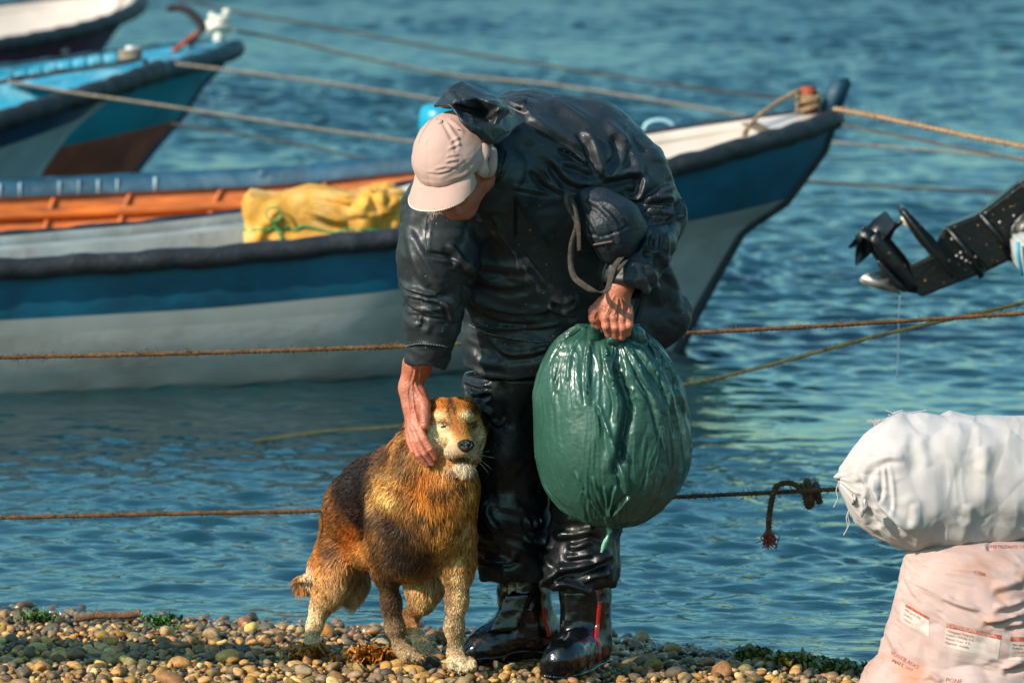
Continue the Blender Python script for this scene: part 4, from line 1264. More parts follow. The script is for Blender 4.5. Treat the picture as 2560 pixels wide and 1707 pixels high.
    V = np.stack([Cc[:, 0:1] + Rr[:, None] * ca[None], Cc[:, 1:2] + .72 * Rr[:, None] * sa[None], np.repeat(Cc[:, 2:3], m, 1)], -1)
    P3 = V.reshape(-1, 3)
    nrm = np.stack([np.broadcast_to(ca[None], V.shape[:2]), np.broadcast_to(sa[None], V.shape[:2]), np.zeros(V.shape[:2])], -1).reshape(-1, 3)
    Pd = P3 + 0.03 * np.stack([noise(P3, 7, 1), noise(P3, 7, 2), noise(P3, 7, 3)], 1)
    Pd[:, 2] += 0.35 * (P3[:, 0] - 0.9)
    wq, wr2 = worley(Pd * np.array([.8, .8, 1.2]), 13, 8)
    disp = .014 * fbm(P3, 6, 3, 5) + .012 * (np.clip(wr2 - wq, 0, .45) - .2) + 0.0045 * ridged(Pd * np.array([.45, .45, 1.2]), 13, 2, 14) + .0012 * ridged(Pd * np.array([.6, .6, 2.2]), 30, 1, 19)
    P3 = P3 + nrm * disp[:, None]
    Fq = grid_faces(n, m, wrap_v=True)
    F = [tuple(f[::-1]) for f in Fq] + [(n * m, j, (j + 1) % m) for j in range(m)] + [(n * m + 1, (n - 1) * m + (j + 1) % m, (n - 1) * m + j) for j in range(m)]
    Vc = np.vstack([P3, [Cc[0] + [0, 0, .01]], [Cc[-1]]])
    zz = lambda x, y: (2150 + x / 4.273, 1340 + y / 4.273)
    st = [([zz(900, 640), zz(1000, 700), zz(1150, 750), zz(1290, 790)], 7, .008), ([zz(480, 400), zz(560, 560), zz(640, 640)], 8, .006), ([zz(1430, 760), zz(1560, 750), zz(1750, 690)], 9, .010),
          ([zz(1300, 900), zz(1500, 880), zz(1750, 830)], 8, .012), ([zz(1540, 940), zz(1650, 930), zz(1752, 925)], 8, .010), ([zz(1500, 1420), zz(1620, 1370), zz(1752, 1330)], 9, .012),
          ([zz(1400, 560), zz(1550, 530), zz(1752, 470)], 10, .008), ([zz(1380, 60), zz(1385, 100), zz(1370, 150)], 6, -.01), ([zz(280, 1000), zz(360, 1150), zz(400, 1230)], 8, .006), ([zz(730, 1460), zz(800, 1500), zz(880, 1560)], 8, .009)]
    Vc = sculpt(Vc, Fq[:, ::-1], st)
    pk = empty('sack', P(2450, 1757, Y)); tag(pk, 'pinkish printed sack standing on the beach below the white one', 'sack', 'filled woven sacks at the right')
    sub('sack_body', Vc, F, mpk, pk)
    bv = BVHTree.FromPolygons([tuple(v) for v in Vc], F)
    def onto(Pts, off):
        out = []
        for p in Pts:
            o = Vector(CAM); d = (Vector(p) - o).normalized()
            h = bv.ray_cast(o, d)
            out.append(np.array(h[0]) + np.array(h[1]) * off if h[0] is not None else np.array(p))
        return np.array(out)
    def patch(c4, off, mat, name, nx=24, ny=12):
        """printed panel following the sack: corner pixels tl, tr, br, bl"""
        tl, tr, br, bl = [np.array(zz(*q), float) for q in c4]
        pts = []
        for j in range(ny):
            for i in range(nx):
                u, v = i / (nx - 1), j / (ny - 1)
                q = (tl * (1 - u) + tr * u) * (1 - v) + (bl * (1 - u) + br * u) * v
                pts.append(P(q[0], q[1], Y))
        sub(name, onto(pts, off), grid_faces(ny, nx)[:, ::-1], mat, pk)
    mred = material('red print', 'a04a38', .8, .4, 60, dirt='b08a7e', dirt_scale=60, dirt_amt=.85)
    mwp = material('white print panel', 'b3a59c', .8, .15, 20, dirt='a38578', dirt_scale=22, dirt_amt=.8)
    def text(s, x, y, size, rot, mat, off=.0014, name='printed_text', shear=0):
        cu = bpy.data.curves.new('t', 'FONT'); cu.body = s; cu.size = 1; cu.resolution_u = 2
        ob = bpy.data.objects.new('t', cu); COL.objects.link(ob)
        dg = bpy.context.evaluated_depsgraph_get()
        me = bpy.data.meshes.new_from_object(ob.evaluated_get(dg))
        bm = bmesh.new(); bm.from_mesh(me); bmesh.ops.triangulate(bm, faces=bm.faces); bmesh.ops.subdivide_edges(bm, edges=bm.edges, cuts=1)
        Vt = np.array([tuple(v.co) for v in bm.verts]); bm.verts.index_update(); Ft = [tuple(v.index for v in f.verts) for f in bm.faces]
        bm.free(); bpy.data.objects.remove(ob); bpy.data.curves.remove(cu); bpy.data.meshes.remove(me)
        cr, sr = math.cos(math.radians(rot)), math.sin(math.radians(rot))
        q = np.stack([Vt[:, 0] * size, -Vt[:, 1] * size], 1)
        q = np.stack([q[:, 0] * cr - q[:, 1] * sr, q[:, 0] * sr + q[:, 1] * cr], 1)
        pts = [P(*zz(x + a_, y + b_), Y) for a_, b_ in q]
        sub(name, onto(pts, off), Ft, mat, pk, smooth=False)
    patch([(930, 925), (1508, 1060), (1475, 1312), (888, 1170)], .0008, mwp, 'printed_panel')
    patch([(930, 922), (1508, 1058), (1502, 1105), (922, 970)], .0014, mred, 'printed_bar', 24, 4)
    patch([(440, 690), (740, 880), (735, 1075), (425, 900)], .0008, mwp, 'printed_panel')
    patch([(490, 720), (740, 862), (735, 892), (486, 752)], .0014, mred, 'printed_bar', 24, 4)
    patch([(1608, 1072), (1900, 1085), (1890, 1330), (1585, 1325)], .0008, mwp, 'printed_panel')
    patch([(1608, 1070), (1900, 1083), (1900, 1125), (1602, 1120)], .0014, mred, 'printed_bar', 24, 4)
    text('COMPOSICION QUIMICA', 945, 962, 44, 13, mwp, .0022)
    for i, s in enumerate(('Nitrogeno Total (N) ....', 'Fosforo (P2O5) 15%', 'Potasio Total  8 %', 'Magnesio  Soluble')):
        text(s, 925 - i * 6, 1015 + i * 42, 36, 13, mred, .0016)
    for i, s in enumerate(('Nitrogeno (N)', 'Fosforo ...', 'Potasio ..')):
        text(s, 480 - i * 8, 790 + i * 50, 32, 30, mred, .0016)
    for i, s in enumerate(('Nitrogeno', 'Fosforo (P)', '1.5 % soluble', 'derivados')):
        text(s, 1625, 1170 + i * 38, 36, 1, material('dark red print', '6a2a26', .7, .3) if i < 2 else mred, .0016)
    text('CRIA', 1210, 400, 58, 12, mred, .0012)
    text('VENTILADO', 320, 1250, 62, 30, mred, .0012); text('MAN. 160', 335, 1340, 58, 25, mred, .0012)
    text('PONE', 915, 1555, 68, 6, mred, .0012)
    text('FERTILIZANTE COMP', 1395, 130, 46, 0, mred, .0014)
    # no sacks stand at the left; the added unseen boat shades the stones
sacks()
# ------------------------------------------------------------------ the man
def z2(x, y): return (950 + x / 1.96, 150 + y / 1.96)
M_skin = material('weathered skin', 'a8614a', 0.5, 0.28, 22, bump=0.35, bscale=170, dirt='7a3a2c', dirt_scale=16, dirt_amt=0.6, bdist=.004)
M_skin.node_tree.nodes['Principled BSDF'].inputs['Subsurface Weight'].default_value = 0.08
M_skin.node_tree.nodes['Principled BSDF'].inputs['Subsurface Radius'].default_value = (.02, .008, .004)
M_jacket = material('black oilskin', '232629', 0.46, 0.22, 9, bump=0.2, bscale=90, spec=0.40, rvar=0.08, speck=('8a969c', 120, 0.72), bdist=.004)
M_trouser = material('wet black oilskin', '0e1114', 0.40, 0.4, 12, bump=0.35, bscale=60, spec=0.4, rvar=0.14, speck=('8a969c', 90, 0.75), coat=0.05, bdist=.005)
M_boot = material('wet black rubber', '060709', 0.20, 0.3, 10, bump=0.2, bscale=50, spec=0.5, coat=0.25, rvar=0.08)
M_cap = material('faded pink cotton', 'ad8d83', 0.85, 0.08, 9, dirt='b48f7c', dirt_scale=6, dirt_amt=0.5, bump=0.5, bscale=520, bdist=.003)
M_capin = material('grey pink cotton', '8c7268', 0.9, 0.1, 20)
M_thread = material('pale stitching', '9aa0a0', 0.7, 0.2)

man = empty('person', P(1380, 1680, 0.12))
tag(man, 'man in black oilskins and a pale pink cap bending down to stroke the dog', 'person')

# --- body: one mesh (torso, head, arms, hands, legs)
def hand(parts_h, wrist, palm, fingers, thumb, arm, nails=True, lo=None, hi=None, h=0.0016):
    allp = [np.array(p) for p, r in arm] + [np.array(p) for f in fingers for p, r in f] + [np.array(p) for p, r in thumb]
    lo = np.min(allp, 0) - .05; hi = np.max(allp, 0) + .05
    S = SDF(lo, hi, h)
    S.chain(arm, .01)
    for c, r, R in palm: S.ell(c, r, R, .012)
    for f in fingers: S.chain(f, .0035)
    S.chain(thumb, .008)
    return S

def body_mesh():
    parts = []
    # left hand of the picture: cups the dog's cheek, back of the hand to the camera
    q = lambda x, y, d: P(980 + x / 5.228, 950 + y / 5.228, -0.152 + d + .055 * min(1.0, max(0, (900 - y) / 800)))
    S = SDF(P(960, 1210, -.36), P(1140, 780, -.08), .0017)
    S.chain([(P(1085, 800, -.20), .040), (P(1062, 872, -.175), .036), (q(330, -180, -.01), .034), (q(270, -20, 0), .0245), (q(230, 120, 0), .0235)], .02)
    S.cone(q(210, 100, .0), q(240, 330, .0), .021, .019, .02)          # ulna side / back of hand
    S.cone(q(280, 130, -.005), q(320, 560, -.004), .020, .017, .018)
    S.cone(q(225, 300, .006), q(250, 600, .01), .015, .0125, .015)
    S.cone(q(235, 330, .012), q(255, 620, .018), .013, .0115, .012)
    S.ell(q(375, 250, -.012), (.017, .018, .030), None, .016)      # ball of the thumb
    # fingers: index, middle, ring, little
    S.chain([(q(345, 590, -.014), .0115), (q(425, 770, -.022), .0090), (q(500, 900, -.020), .0082), (q(562, 1020, -.010), .0068)], .002)
    S.chain([(q(285, 600, -.008), .0110), (q(345, 800, -.020), .0086), (q(430, 960, -.020), .0080), (q(528, 1096, -.010), .0066)], .002)
    S.chain([(q(238, 620, .002), .0105), (q(275, 810, -.012), .0084), (q(345, 980, -.014), .0078), (q(455, 1118, -.008), .0064)], .002)
    S.chain([(q(215, 640, .014), .0095), (q(228, 800, .002), .0076), (q(275, 930, .0), .0070), (q(340, 1020, .002), .0058)], .002)
    # thumb leaves the side of the palm and points down at the camera
    S.chain([(q(370, 180, -.012), .0165), (q(425, 330, -.026), .0150), (q(432, 480, -.036), .0128), (q(425, 590, -.038), .0118)], .007)
    # creases between
    S.cone(q(325, 360, -.042), q(350, 560, -.042), .0035, .0035, .004, 'sub')
    S.cone(q(345, 640, -.04), q(400, 660, -.046), .004, .004, .003, 'sub')
    V, F = S.mesh(2)
    N = vnormals(V, F)
    # tendons and veins
    for a_, b_, hh, ww in (((200, 60), (250, 560), .0024, 8), ((260, 80), (330, 560), .0022, 8), ((170, 200), (215, 620), .0018, 7), ((300, 60), (420, 300), .0026, 9), ((150, 40), (180, 330), .0018, 7), ((215, -300), (190, 40), .0022, 9), ((290, -250), (330, 60), .0026, 9)):
        pass
    z5 = lambda x, y: (980 + x / 5.228, 950 + y / 5.228)
    st = [([z5(200, 60), z5(210, 250), z5(250, 560)], 2.2, .0022), ([z5(260, 80), z5(280, 300), z5(330, 560)], 2.2, .0020), ([z5(160, 200), z5(180, 420), z5(215, 620)], 2.0, .0018),
          ([z5(270, 60), z5(240, 200), z5(290, 300), z5(270, 430)], 1.6, .0016), ([z5(300, 0), z5(330, 120), z5(400, 220)], 2.5, .003), ([(1043, 890), (1038, 930), (1030, 960)], 3, .003), ([(1056, 885), (1050, 930), (1046, 960)], 2.5, .003),
          ([z5(330, 880), z5(345, 905), z5(370, 900)], 1.4, -.0012), ([z5(400, 740), z5(440, 750)], 1.4, -.001), ([z5(470, 900), z5(520, 880)], 1.4, -.001), ([z5(380, 560), z5(430, 545), z5(470, 560)], 1.6, .0012)]
    V = sculpt(V, F, st)
    for (x, y) in ((262, 600), (300, 640), (235, 640)):
        c = q(x, y, -.02); d2 = ((V - c) ** 2).sum(1); V = V + N * (.0022 * np.exp(-d2 / .008 ** 2))[:, None]
    V += N * (.0004 * noise(V, 260, 3))[:, None]
    parts.append((V, F))
    # right hand of the picture: fist round the neck of the bag
    w = lambda x, y, d=0: P(1380 + x / 5.6, 620 + y / 5.6, -0.25 + d)
    S = SDF(P(1450, 880, -.34), P(1640, 600, -.14), .0017)
    S.chain([(w(1150, 150, .03), .038), (w(1060, 330, .02), .034), (w(950, 560, .0), .029), (w(905, 700, 0), .030)], .02)
    S.ell(w(870, 830, -.0), (.036, .021, .038), None, .02)
    S.ell(w(830, 900, -.004), (.033, .022, .028), None, .02)
    # four fingers: knuckle, then down and curled back under
    for i, (x, y, x2, y2, x3, y3, r) in enumerate(((745, 960, 760, 1090, 800, 1200, .0125), (860, 950, 885, 1110, 890, 1225, .0125), (975, 940, 985, 1120, 975, 1240, .0118), (1075, 930, 1080, 1080, 1050, 1190, .0108))):
        S.chain([(w(x, y - 90, -.006), r * .95), (w(x, y, -.014), r * 1.02), (w(x2, y2, -.020), r * .92), (w(x3, y3, -.004), r * .85), (w(x3, y3 + 15, .022), r * .8)], .0035)
    # thumb down the left side, tucked behind the bag
    S.chain([(w(700, 780, -.004), .017), (w(600, 880, -.006), .0145), (w(590, 980, -.004), .0125), (w(640, 1080, .006), .0115)], .008)
    for x0, y0, x1, y1 in ((800, 930, 815, 1080), (925, 900, 932, 1100), (1032, 920, 1035, 1090)):
        S.cone(w(x0, y0, -.034), w(x1, y1, -.040), .0042, .0048, .004, 'sub')
    V, F = S.mesh(2)
    z6 = lambda x, y: (1380 + x / 5.6, 620 + y / 5.6)
    st = [([z6(880, 640), z6(830, 760), z6(760, 930)], 2.5, .0025), ([z6(920, 700), z6(910, 800), z6(870, 930)], 2.3, .0028), ([z6(960, 700), z6(985, 800), z6(985, 920)], 2.2, .0030), ([z6(990, 700), z6(1060, 800), z6(1085, 900)], 2.2, .0026),
          ([z6(850, 780), z6(840, 870), z6(800, 960)], 2.0, -.0016), ([z6(940, 810), z6(925, 900), z6(930, 990)], 2.0, -.0018), ([z6(640, 900), z6(620, 960), z6(610, 1000)], 2.2, -.002), ([z6(720, 800), z6(780, 850), z6(800, 900)], 1.6, .0014)]
    V = sculpt(V, F, st)
    N = vnormals(V, F)
    for x, y in ((745, 985), (862, 985), (985, 980), (1082, 965)):
        c = w(x, y, -.028); d2 = ((V - c) ** 2).sum(1); V = V + N * (.004 * np.exp(-d2 / .009 ** 2))[:, None]
    V += N * (.0004 * noise(V, 260, 3))[:, None]
    parts.append((V, F))
    # head with a face, bowed to the dog
    ax = np.array([-.30, -.50, .81]); ax /= np.linalg.norm(ax)              # up through the crown
    fw = np.array([-.42, -.62, -.52]); fw = fw - ax * fw.dot(ax); fw /= np.linalg.norm(fw)   # the way the face looks
    sd = np.cross(fw, ax)
    hc = P(1143, 405, -.40)
    H = lambda f, s, u: hc + fw * f + sd * s + ax * u
    R = np.stack([fw, sd, ax], 1)
    S = SDF(hc - .19, hc + .19, .003)
    S.ell(H(0, 0, .01), (.098, .078, .088), R, .02)
    S.ell(H(.03, 0, -.055), (.066, .058, .062), R, .03)
    S.cone(H(.075, 0, -.095), H(.045, 0, -.105), .020, .035, .03)
    S.cone(H(.098, 0, .0), H(.118, 0, -.038), .010, .0135, .012)           # nose
    for s in (-1, 1):
        S.cone(H(.108, s * .010, -.040), H(.104, s * .013, -.040), .0075, .0065, .006)
        S.ell(H(.088, s * .032, .004), (.014, .015, .011), R, .008, 'sub')
        S.ell(H(.074, s * .032, .002), (.014, .014, .012), R, .004)
        S.cone(H(.094, s * .014, .022), H(.084, s * .050, .020), .008, .007, .01)
        S.ell(H(.072, s * .045, -.030), (.018, .018, .014), R, .02)
        S.ell(H(-.006, s * .082, -.018), (.020, .010, .033), R, .006)
        S.ell(H(.000, s * .092, -.016), (.009, .006, .018), R, .004, 'sub')
    S.cone(H(.096, -.022, -.066), H(.096, .022, -.066), .0075, .0075, .008)
    S.cone(H(.092, -.020, -.079), H(.092, .020, -.079), .0085, .0085, .008)
    S.cone(H(.106, -.024, -.0725), H(.106, .024, -.0725), .002, .002, .003, 'sub')
    S.chain([(H(-.03, 0, -.06), .060), (P(1230, 430, -.20), .055), (P(1290, 450, -.10), .08)], .03)
    V, F = S.mesh(1)
    parts.append((V, F))
    # trunk, arms and legs under the clothes
    S = SDF(P(980, 1700, -.45), P(1760, 240, .5), .012)
    S.chain([(P(1290, 450, -.12), .10), (P(1340, 560, .0), .14), (P(1370, 760, .10), .125), (P(1375, 930, .15), .135)], .06)
    S.chain([(P(1170, 480, -.16), .06), (P(1090, 560, -.2), .05), (P(1085, 735, -.2), .042), (P(1064, 860, -.18), .034)], .04)
    S.chain([(P(1480, 430, -.05), .065), (P(1600, 545, -.06), .052), (P(1600, 620, -.15), .040), (w(1150, 150, .03), .034)], .04)
    S.chain([(P(1300, 980, .15), .085), (P(1285, 1280, .14), .055), (P(1310, 1560, .24), .04), (P(1305, 1600, .22), .035), (P(1215, 1625, .18), .022)], .04)
    S.chain([(P(1450, 980, .12), .085), (P(1460, 1290, .04), .055), (P(1465, 1560, .05), .04), (P(1465, 1620, .05), .035), (P(1430, 1655, -.05), .022)], .04)
    V, F = S.mesh(2)
    parts.append((V, F))
    Vs, Fs, n = [], [], 0
    for V, F in parts: Vs.append(V); Fs.append(F + n); n += len(V)
    return np.concatenate(Vs), np.concatenate(Fs), (hc, fw, sd, ax)
Vb, Fb, (HC, FW, SD, AX) = body_mesh()
sub('body', Vb, Fb, M_skin, man)
def eye_hair():
    H = lambda f, s, u: HC + FW * f + SD * s + AX * u
    V0, F0 = ico(2)
    for s in (-1, 1):
        sub('eye', V0 * .0115 + H(.078, s * .032, .003), F0, material('eye white', 'c8beb4', .2, .1), man)
    # short dark hair showing below the cap at the sides and back
    r = np.random.default_rng(5); parts = []
    for i in range(1500):
        t = r.uniform(-1.35, 1.35) + math.pi; u = r.uniform(-.055, .02)
        p = H(.092 * math.cos(t), .080 * math.sin(t), u)
        d = (FW * math.cos(t) + SD * math.sin(t)) * .6 - AX; d /= np.linalg.norm(d)
        parts.append(tube(np.array([p, p + d * .004, p + d * .009]), [.0012, .0010, .0004], 3, False))
    V, F = merge(parts); sub('hair', V, F, material('grey dark hair', '2a2522', .6, .4), man)
eye_hair()

# --- jacket
def jacket():
    S = SDF(P(970, 1010, -.52), P(1790, 205, -.05) * [1, 0, 1] + [0, .36, .0], .0046)
    # trunk
    S.ell(P(1345, 470, -.06), (.235, .19, .20), None, .02)
    S.ell(P(1400, 395, -.02), (.165, .17, .150), None, .08)
    S.ell(P(1290, 350, -.10), (.12, .15, .11), None, .07)
    S.ell(P(1330, 620, .0), (.245, .17, .20), None, .08)
    S.ell(P(1365, 790, .08), (.205, .15, .19), None, .08)
    S.cone(P(1350, 880, .10), P(1375, 960, .12), .172, .172, .05)
    S.cone(P(1500, 880, .11), P(1500, 950, .12), .10, .10, .05)
    S.cone(P(1230, 860, .06), P(1240, 940, .08), .075, .075, .03)
    # shoulder and arm at the left of the picture
    S.chain([(P(1180, 470, -.15), .105), (P(1105, 520, -.20), .085), (P(1092, 640, -.21), .088), (P(1088, 730, -.205), .080)], .05)
    S.chain([(P(1088, 735, -.205), .076), (P(1082, 800, -.195), .066), (P(1068, 895, -.175), .054)], .015)
    S.cone(P(1030, 700, -.19), P(1010, 712, -.17), .028, .012, .02)
    # shoulder and bent arm at the right
    S.chain([(P(1490, 380, -.02), .12), (P(1560, 450, -.03), .105), (P(1622, 545, -.06), .088)], .05)
    S.chain([(P(1625, 548, -.06), .086), (P(1602, 620, -.16), .076), (P(1570, 690, -.235), .066)], .02)
    S.cone(P(1590, 690, -.18), P(1640, 715, -.12), .035, .012, .03)
    S.chain([(P(1215, 380, -.22), .070), (P(1225, 440, -.25), .085), (P(1260, 480, -.18), .11)], .03)
    S.ell(HC, (.105, .090, .110), np.stack([FW, SD, AX], 1), .01, 'sub')
    # back hem swinging out behind the arm
    S.chain([(P(1560, 620, .12), .06), (P(1630, 700, .14), .05), (P(1690, 780, .15), .03)], .05)
    S.chain([(P(1560, 760, .14), .07), (P(1620, 820, .15), .04), (P(1650, 845, .15), .02)], .05)
    S.chain([(P(1690, 780, .15), .03), (P(1660, 820, .15), .03), (P(1600, 820, .15), .05)], .05)
    # arm openings, hem opening
    d = P(1060, 930, -.22) - P(1082, 800, -.21)
    S.plane(P(0, 0, 0) * 0 + [0, 0, -9], [0, 0, -1])
    # cuff cut: only below the cuff and left of the trunk
    S.ell(P(1064, 1090, -.18), (.085, .13, .195), None, .0, 'sub')
    S.cone(P(1066, 905, -.172), P(1071, 872, -.18), .041, .036, .004, 'sub')
    S.ell(P(1535, 765, -.27), (.09, .075, .062), None, .0, 'sub')
    S.cone(P(1560, 712, -.235), P(1574, 690, -.21), .048, .042, .004, 'sub')
    # hem
    a, b = P(1168, 925, .0), P(1500, 1010, .0)
    nn = np.cross(b - a, np.array([0, 1, .0])); nn = nn if nn[2] < 0 else -nn
    S.plane(P(1240, 948, -.05), nn, .0)
    S.ell(P(1370, 1000, .10), (.19, .14, .06), None, .01, 'sub')
    V, F = S.mesh(2)
    N = vnormals(V, F)
    # cloth noise: soft broad folds, tighter on the sleeves
    Q = topx(V)
    wpt = V + .05 * np.stack([noise(V, 5, 1), noise(V, 5, 2), noise(V, 5, 3)], 1)
    base = .0075 * ridged(wpt * np.array([1, 1, 1.5]), 7.5, 2, 41) + .003 * noise(V, 17, 44)
    armR = np.exp(-(((Q[:, 0] - 1600) / 110) ** 2 + ((Q[:, 1] - 580) / 120) ** 2))
    armL = np.exp(-(((Q[:, 0] - 1080) / 90) ** 2 + ((Q[:, 1] - 745) / 60) ** 2))
    waist = np.exp(-(((Q[:, 0] - 1300) / 200) ** 2 + ((Q[:, 1] - 810) / 110) ** 2))
    base = base + (armR * .009 + armL * .009) * ridged(wpt * np.array([.7, .7, 1.8]), 15, 2, 47) + waist * .007 * ridged((wpt + np.outer(V[:, 0], [0, 0, .25])) * np.array([.35, .6, 1.6]), 13, 2, 49)
    w1, w2 = worley(wpt * np.array([1, 1, .75]) + .25 * np.outer(V[:, 0], [0, 0, 1]), 6.5, 5)
    v1, v2 = worley(wpt * np.array([.8, .8, 1.3]), 14, 15)
    base = base * .7 + .010 * (np.clip(w2 - w1, 0, .5) - .22) + (.006 + .008 * (armR + armL)) * (np.clip(v2 - v1, 0, .4) - .15)
    V = V + N * base[:, None]
    R = lambda *a: [z2(*p) for p in a]
    st = [
        # chest and waist
        (R((670, 670), (700, 740), (760, 830), (825, 925)), 4, .013, 'step'),
        (R((665, 670), (664, 760), (665, 880)), 5, -.011), (R((550, 760), (620, 880), (720, 1020), (800, 1120)), 6, .010),
        (R((370, 960), (430, 1020), (520, 1075), (640, 1100), (760, 1060)), 14, .012), (R((400, 1010), (500, 1000), (620, 1010), (740, 1020)), 16, .010),
        (R((415, 1115), (480, 1170), (560, 1205), (680, 1225), (850, 1215)), 10, .015), (R((430, 1150), (520, 1230), (620, 1265), (760, 1270)), 9, .013),
        (R((420, 1200), (460, 1270), (560, 1310), (700, 1320)), 8, .008), (R((440, 1300), (520, 1340), (640, 1365), (760, 1380), (860, 1392)), 4, .010, 'step'),
        (R((560, 1300), (700, 1310), (820, 1300), (890, 1290)), 5, .007), (R((840, 1170), (900, 1180), (945, 1160), (950, 1200), (890, 1230)), 8, .014),
        (R((820, 1200), (880, 1235), (960, 1250)), 6, .010),
        (R((560, 1370), (610, 1430), (660, 1440), (780, 1430)), 9, .010), (R((450, 1420), (500, 1480), (620, 1500)), 10, .008), (R((740, 1430), (790, 1420), (830, 1410)), 8, .010),
        (R((430, 1500), (500, 1540), (640, 1560), (800, 1575)), 5, .006),
        (R((640, 620), (700, 630), (840, 655)), 5, .006), (R((220, 790), (232, 870), (232, 950)), 2.5, .0015), (R((255, 740), (243, 850), (240, 950)), 2.5, .0015), (R((290, 740), (250, 820), (245, 900)), 2.5, .0012),
        (R((235, 945), (300, 960), (370, 975), (400, 1040)), 6, -.010), (R((330, 900), (380, 960), (380, 1020)), 9, .010),
        # left sleeve
        (R((120, 760), (140, 900), (200, 1050), (240, 1110)), 9, .007), (R((150, 720), (160, 860), (240, 1010), (300, 1100)), 10, .006),
        (R((95, 1075), (130, 1110), (200, 1140), (280, 1155)), 5, .012), (R((130, 1150), (180, 1160), (240, 1175), (290, 1180)), 4, .012), (R((140, 1190), (200, 1215), (280, 1225)), 4, .012),
        (R((135, 1240), (180, 1235), (250, 1250), (345, 1262)), 3, .006), (R((230, 1260), (240, 1300), (220, 1340)), 8, .007), (R((200, 1250), (195, 1290), (170, 1300)), 4, .006),
        (R((122, 1398), (200, 1388), (330, 1400)), 3, .006), (R((270, 1180), (330, 1210), (350, 1290)), 6, .01),
        # right shoulder and sleeve
        (R((720, 260), (800, 330), (880, 370), (1000, 440)), 12, .012), (R((870, 420), (940, 450), (1000, 500), (1000, 470)), 6, .012), (R((840, 480), (900, 560), (960, 600), (1030, 610)), 9, .013),
        (R((880, 500), (970, 520), (1050, 560)), 7, .010), (R((760, 530), (800, 590), (880, 640), (900, 640)), 7, .012), (R((800, 520), (840, 590), (880, 620)), 6, .008),
        (R((990, 340), (1040, 420), (1070, 520), (1085, 580)), 9, .018), (R((1085, 580), (1160, 565), (1230, 550), (1290, 560)), 10, .018), (R((1180, 360), (1190, 440), (1180, 500), (1120, 560)), 9, .012),
        (R((1290, 560), (1290, 620), (1260, 680), (1190, 670)), 8, .016), (R((1290, 700), (1340, 690), (1400, 680), (1440, 690)), 6, .016), (R((1300, 740), (1370, 750), (1440, 760)), 5, .016),
        (R((1290, 720), (1340, 715), (1400, 720)), 4, .010), (R((1310, 790), (1370, 780), (1430, 770)), 5, .014), (R((1440, 690), (1470, 700), (1480, 760), (1440, 775)), 6, .012),
        (R((1310, 830), (1300, 890), (1270, 950)), 6, .014), (R((1350, 860), (1350, 920), (1320, 980)), 7, .012), (R((1400, 850), (1400, 930), (1380, 1020)), 7, .012), (R((1270, 900), (1330, 940), (1390, 960)), 6, .010),
        (R((1300, 1000), (1340, 1050), (1360, 1130)), 7, .010), (R((1450, 620), (1400, 640), (1300, 700)), 8, .010), (R((1100, 300), (1200, 400), (1280, 540)), 12, .008),
        # back
        (R((560, 190), (640, 215), (740, 260)), 5, .010), (R((600, 200), (716, 196), (680, 250)), 3, .008, 'step'), (R((860, 200), (960, 260), (1060, 320)), 14, .006),
        (R((1380, 960), (1440, 1100), (1460, 1240)), 12, .008), (R((1290, 1130), (1270, 1220), (1240, 1300)), 4, .008),
    ]
    V = sculpt(V, F, st)
    o = sub('jacket', V, F, M_jacket, man)
    return o, V, F
jk, VJ, FJ = jacket()
BJ = BVHTree.FromPolygons([tuple(v) for v in VJ], [tuple(f) for f in FJ])
def cast(bv, px, py):
    o = Vector(CAM); d = (Vector(P(px, py, 0)) - o).normalized()
    h = bv.ray_cast(o, d)
    return (np.array(h[0]), np.array(h[1])) if h[0] is not None else (None, None)
def stitches(bv, parent, pts, name='seam_stitching', r=.0007, dash=True, mat=None, off=.0008):
    pa = smooth_path(np.c_[np.array(pts, float), np.zeros(len(pts))], 60)[:, :2]
    w = []
    for p in pa:
        c, n = cast(bv, *p)
        if c is not None: w.append(c + n * off)
    if len(w) < 4: return
    w = np.array(w); L = np.sum(np.linalg.norm(np.diff(w, axis=0), axis=1)); n = int(L / .0035)
    w = smooth_path(w, max(n, 8))
    if not dash: V, F = tube(w, r, 5); sub(name, V, F, mat or M_thread, parent); return
    V, F = merge([tube(w[i:i + 2], r, 4) for i in range(0, len(w) - 1, 2)])
    sub(name, V, F, mat or M_thread, parent)
stitches(BJ, jk, [z2(*p) for p in ((124, 1400), (200, 1390), (290, 1398), (335, 1405))])
stitches(BJ, jk, [z2(*p) for p in ((440, 1297), (520, 1338), (640, 1362), (760, 1378), (850, 1388))])
stitches(BJ, jk, [z2(*p) for p in ((430, 1530), (500, 1555), (640, 1575), (740, 1590))])
M_dseam = material('dark seam tape', '0c0e10', .6, .2)
for _l in (((232, 760), (222, 850), (232, 940)), ((672, 672), (700, 740), (760, 830), (822, 922)), ((680, 670), (712, 735), (772, 822), (832, 912)), ((664, 690), (664, 780), (665, 870)), ((700, 930), (760, 1010), (810, 1080)), ((1290, 1140), (1272, 1220), (1245, 1290))):
    stitches(BJ, jk, [z2(*p) for p in _l], 'seam', .0012, False, M_dseam, .0003)

